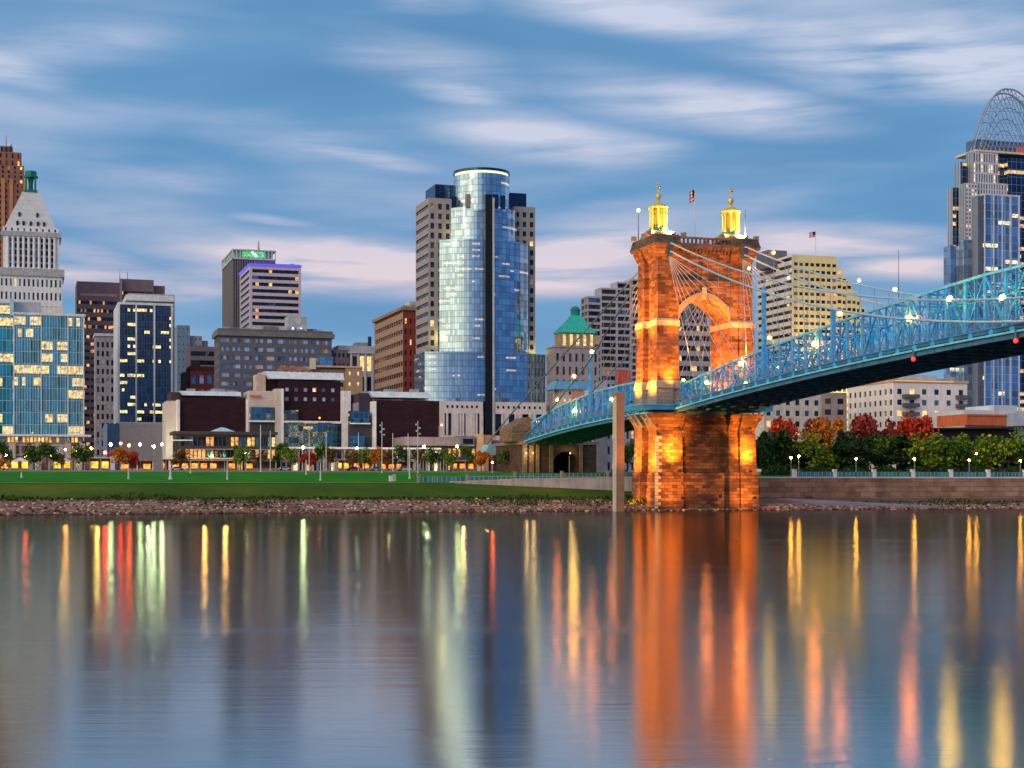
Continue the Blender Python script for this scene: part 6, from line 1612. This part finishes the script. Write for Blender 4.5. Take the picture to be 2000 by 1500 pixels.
# kiosks and stalls with lights along the back of the lawn
def kiosk(px, wpx, topy, D, label, roof, glow, gm_, back=(.2, .16, .14), tents=False, name='kiosk', cat='kiosk'):
    X_, Y_, Z_ = ground(px, D); w_ = wpx/F*D; h_ = H+(HY-topy)/F*D-Z_
    R = empty(name, (X_, Y_, Z_), TH, label, cat, 'kiosks behind the lawn')
    MB().box(0, w_, 3.4, 3.6, 0, h_*.95).box(0, .15, .6, 3.4, 0, h_*.95).box(w_-.15, w_, .6, 3.4, 0, h_*.95).build('back_wall', mat('kiosk_wall', back, .8), R)
    if tents:
        n = max(1, int(w_/4)); mb = MB()
        for i in range(n):
            a, b_ = w_*i/n, w_*(i+1)/n; mb.loft([[(a, 0, h_*.72), (b_, 0, h_*.72), (b_, 3.8, h_*.72), (a, 3.8, h_*.72)], [((a+b_)/2-.1, 1.8, h_), ((a+b_)/2+.1, 1.8, h_), ((a+b_)/2+.1, 2, h_), ((a+b_)/2-.1, 2, h_)]])
        mb.build('canopy', roof, R)
    else: MB().box(-.4, w_+.4, -.5, 4, h_*.93, h_).build('roof', roof, R)
    for i in range(max(2, int(w_/4))+1):
        xx = .15+(w_-.3)*i/max(2, int(w_/4)); MB().box(xx-.1, xx+.1, .1, .3, 0, h_*.75 if tents else h_*.93).build('post', mat('kiosk_post', (.6, .55, .5), .6), R)
    MB().box(.3, w_-.3, 1., 1.5, 0, 1.).build('counter', mat('counter', (.35, .22, .14), .7), R)
    nn = max(2, int(w_/2.6))
    for i in range(nn):
        if random.Random(px*3+i).random() < glow: MB().box(w_*(i+.15)/nn, w_*(i+.8)/nn, 3.2, 3.35, .9, h_*.7).build('lit_panel', gm_, R)
gy_ = emis('glow_yellow', (1., .55, .06), 2.2, True); go_ = emis('glow_orange', (1., .36, .05), 1.8, True)
tentw = mat('canvas_white', (.62, .66, .74), .8)
kiosk(-20, 75, 893, 470, 'row of white canvas tents with yellow light below at the left edge', tentw, .8, gy_, tents=True, name='market_tents', cat='tents')
kiosk(104, 36, 893, 472, 'pair of white canvas tents right of the bushy trees', tentw, .9, gy_, tents=True, name='market_tents', cat='tents')
kiosk(176, 40, 893, 470, 'flat white roofed kiosk glowing yellow beside a white pillar', mat('roof_white', (.7, .7, .74), .6), 1., gy_)
kiosk(318, 12, 897, 474, 'small dark booth left of the restaurant arcade', mat('roof_dark', (.1, .09, .1), .6), .4, go_)
kiosk(336, 128, 898, 474, 'long cream arcade glowing orange in front of the restaurant', mat('roof_cream2', (.62, .46, .38), .6), .75, go_, (.3, .2, .14))
kiosk(480, 60, 899, 476, 'low arcade with warm lights right of the yellow green tree', mat('roof_brown', (.35, .22, .16), .6), .6, go_, (.25, .16, .12))
kiosk(660, 28, 897, 478, 'small grey kiosk with a yellow screen below the museum terrace', mat('roof_grey', (.4, .38, .4), .6), .6, gy_)
kiosk(820, 14, 893, 476, 'small blue kiosk between the masts and the green tree', mat('roof_sky', (.3, .55, .7), .5), .0, gy_, (.06, .2, .32))
kiosk(860, 14, 893, 476, 'blue ticket booth right of the dark green tree', mat('roof_sky', (.3, .55, .7), .5), .0, gy_, (.06, .2, .32))
R = empty('pillar', ground(216, 466), TH, 'plain white pillar at the right end of the yellow kiosk', 'pillar')
MB().box(0, 1.3, 0, 1, 0, 4.6).build('shaft', whitep, R); MB().box(-.1, 1.4, -.1, 1.1, 4.6, 4.8).build('cap', whitep, R)
# bright shop and street lights behind the lawn: real lamps on short arms
SL = [(178, 876, lamy, .5, 'yellow street lamp above the left kiosk'), (205, 884, lamr, .5, 'red shop lamp right of the kiosk roof'), (216, 868, lamw, .42, 'greenish white street lamp over the side street'),
 (228, 886, lamr, .46, 'red shop lamp in the middle of the side street'), (236, 866, lamr, .44, 'red lamp mounted high before the concrete podium'), (252, 870, lams, .42, 'orange red lamp before the concrete podium'),
 (274, 868, lamw, .36, 'white flood lamp before the podium, left of three'), (300, 872, lamw, .4, 'white flood lamp before the podium, middle of three'), (316, 868, lamw, .36, 'white flood lamp before the podium, right of three'),
 (12, 890, lamw, .34, 'pale lamp among the tents at the left edge'), (50, 892, lams, .36, 'orange lamp over the white tents'), (100, 890, lams, .38, 'orange lamp between the bushy trees'), (128, 878, lamb, .3, 'amber lamp by the glass office columns'), (150, 880, lamw, .26, 'pale lamp left of the round green tree'),
 (592, 874, lamw, .42, 'greenish white lamp below the glass hall'), (622, 889, lams, .22, 'small orange lamp under the museum terrace'), (697, 876, lamw, .36, 'greenish white lamp under the white stone fin'), (828, 873, lamw, .46, 'greenish white lamp over the blue kiosk'),
 (893, 872, lamw, .40, 'greenish white lamp left of the ochre panels'), (861, 830, lams, .0, ''), (1035, 878, lams, .5, 'orange lamp between the anchorage pilasters'), (480, 884, lamw, .22, 'pale lamp over the arcade'), (548, 884, lamb, .22, 'amber lamp left of the dense tree')]
for px, py, m_, r, lab in SL:
    if r: slamp(px, py, 482, lab, m_, r, 'street lamps behind the lawn', polem, 0)
for px, py, D_, e, c_ in ((290, 868, 555, 1300, (.9, 1., .6)), (316, 868, 555, 700, (.9, 1., .6)), (240, 878, 500, 1500, (1, .25, .1)), (190, 876, 500, 1300, (1, .7, .15)), (400, 888, 492, 1600, (1, .5, .12)), (440, 888, 492, 1600, (1, .5, .12)),
        (120, 882, 500, 2600, (1, .6, .2)), (60, 885, 500, 2200, (1, .6, .2)), (600, 882, 505, 2000, (1, .8, .5)), (760, 884, 505, 2000, (1, .65, .3)), (835, 882, 520, 2600, (.9, 1., .6)), (905, 880, 520, 3200, (1, .7, .25)), (950, 885, 500, 2200, (1, .5, .15))):
    X_, Y_, Z_ = ground(px, D_); l = bpy.data.lights.new('street_light', 'POINT'); l.energy = e; l.color = c_; l.shadow_soft_size = .3
    o = bpy.data.objects.new('street_light', l); COL.objects.link(o); o.location = (X_, Y_, H+(HY-py)/F*D_)
kiosk(690, 40, 898, 480, 'grey arcade stall with warm lights under the bright yellow green tree', mat('roof_grey', (.4, .38, .4), .6), .7, go_)
kiosk(745, 66, 900, 482, 'long low stall with orange windows behind the orange autumn tree', mat('roof_brown', (.35, .22, .16), .6), .6, go_, (.25, .16, .12))
kiosk(885, 50, 899, 480, 'sandy brick stall with amber lights before the ochre panels', mat('roof_sand', (.5, .38, .25), .6), .7, go_, (.5, .36, .2))
kiosk(236, 62, 899, 486, 'dark market stall with red and amber lights before the concrete podium', mat('roof_maroon', (.2, .06, .06), .6), .5, go_, (.16, .1, .12))
tree(232, 452, 876, 34, 'orange', 2, 'orange autumn tree before the concrete podium', gl_t); tree(258, 458, 880, 26, 'red', 0, 'small red tree beside the orange one before the podium', gl_t)
tree(6, 455, 894, 20, 'orange', 0, 'low orange shrub like tree at the far left edge', gl_t); tree(352, 458, 880, 28, 'brown', 2, 'thin russet tree at the left end of the restaurant', gl_t)
tree(604, 458, 884, 28, 'red', 1, 'small dark red tree under the glass hall', gl_t); tree(506, 458, 884, 24, 'brown', 1, 'russet tree under the end of the restaurant roof', gl_t)
# a parked row of cars and a few strollers on the promenade
def car_mesh():
    b_ = MB(); prof = [(-2.1, .35), (-2.15, .75), (-1.5, .95), (-.9, 1.4), (.7, 1.42), (1.35, 1.0), (2.1, .85), (2.15, .4)]
    b_.loft([[(x_, -.8, z_) for x_, z_ in prof], [(x_, .8, z_) for x_, z_ in prof]])
    g_ = MB().loft([[(x_, -.83, z_) for x_, z_ in ((-1.35, .98), (-.85, 1.33), (.62, 1.35), (1.15, 1.02))], [(x_, .83, z_) for x_, z_ in ((-1.35, .98), (-.85, 1.33), (.62, 1.35), (1.15, 1.02))]])
    return b_, g_
for i, (px, c_, lab) in enumerate(((346, (.5, .5, .52), 'silver parked car before the orange arcade'), (556, (.6, .6, .6), 'white parked car under the dense green tree'), (690, (.3, .05, .05), 'dark red parked car by the museum terrace'), (735, (.5, .5, .52), 'grey parked car under the orange tree'), (788, (.6, .58, .55), 'cream parked car under the full green tree'))):
    X_, Y_, Z_ = ground(px, 462); R = empty('parked_car', (X_, Y_, Z_), TH, lab, 'car', 'cars parked behind the lawn')
    b_, g_ = car_mesh(); b_.build('body', mat('car_paint_%d' % i, c_, .3, .05, spec=.6), R); g_.build('windows', WIN['dark'], R)
    for wx in (-1.35, 1.35):
        for wy in (-.78, .78):
            wm_ = MB().lathe(0, 0, [(.33, -.1), (.33, .1)], 14).build('wheel', mat('tyre', (.02, .02, .02), .8), R); wm_.location = (wx, wy, .33); wm_.rotation_euler = (radians(90), 0, 0)
    for wy in (-.6, .6): MB().box(2.1, 2.2, wy-.15, wy+.15, .6, .75).build('headlight', emis('headlight', (1, .9, .7), 3.), R)
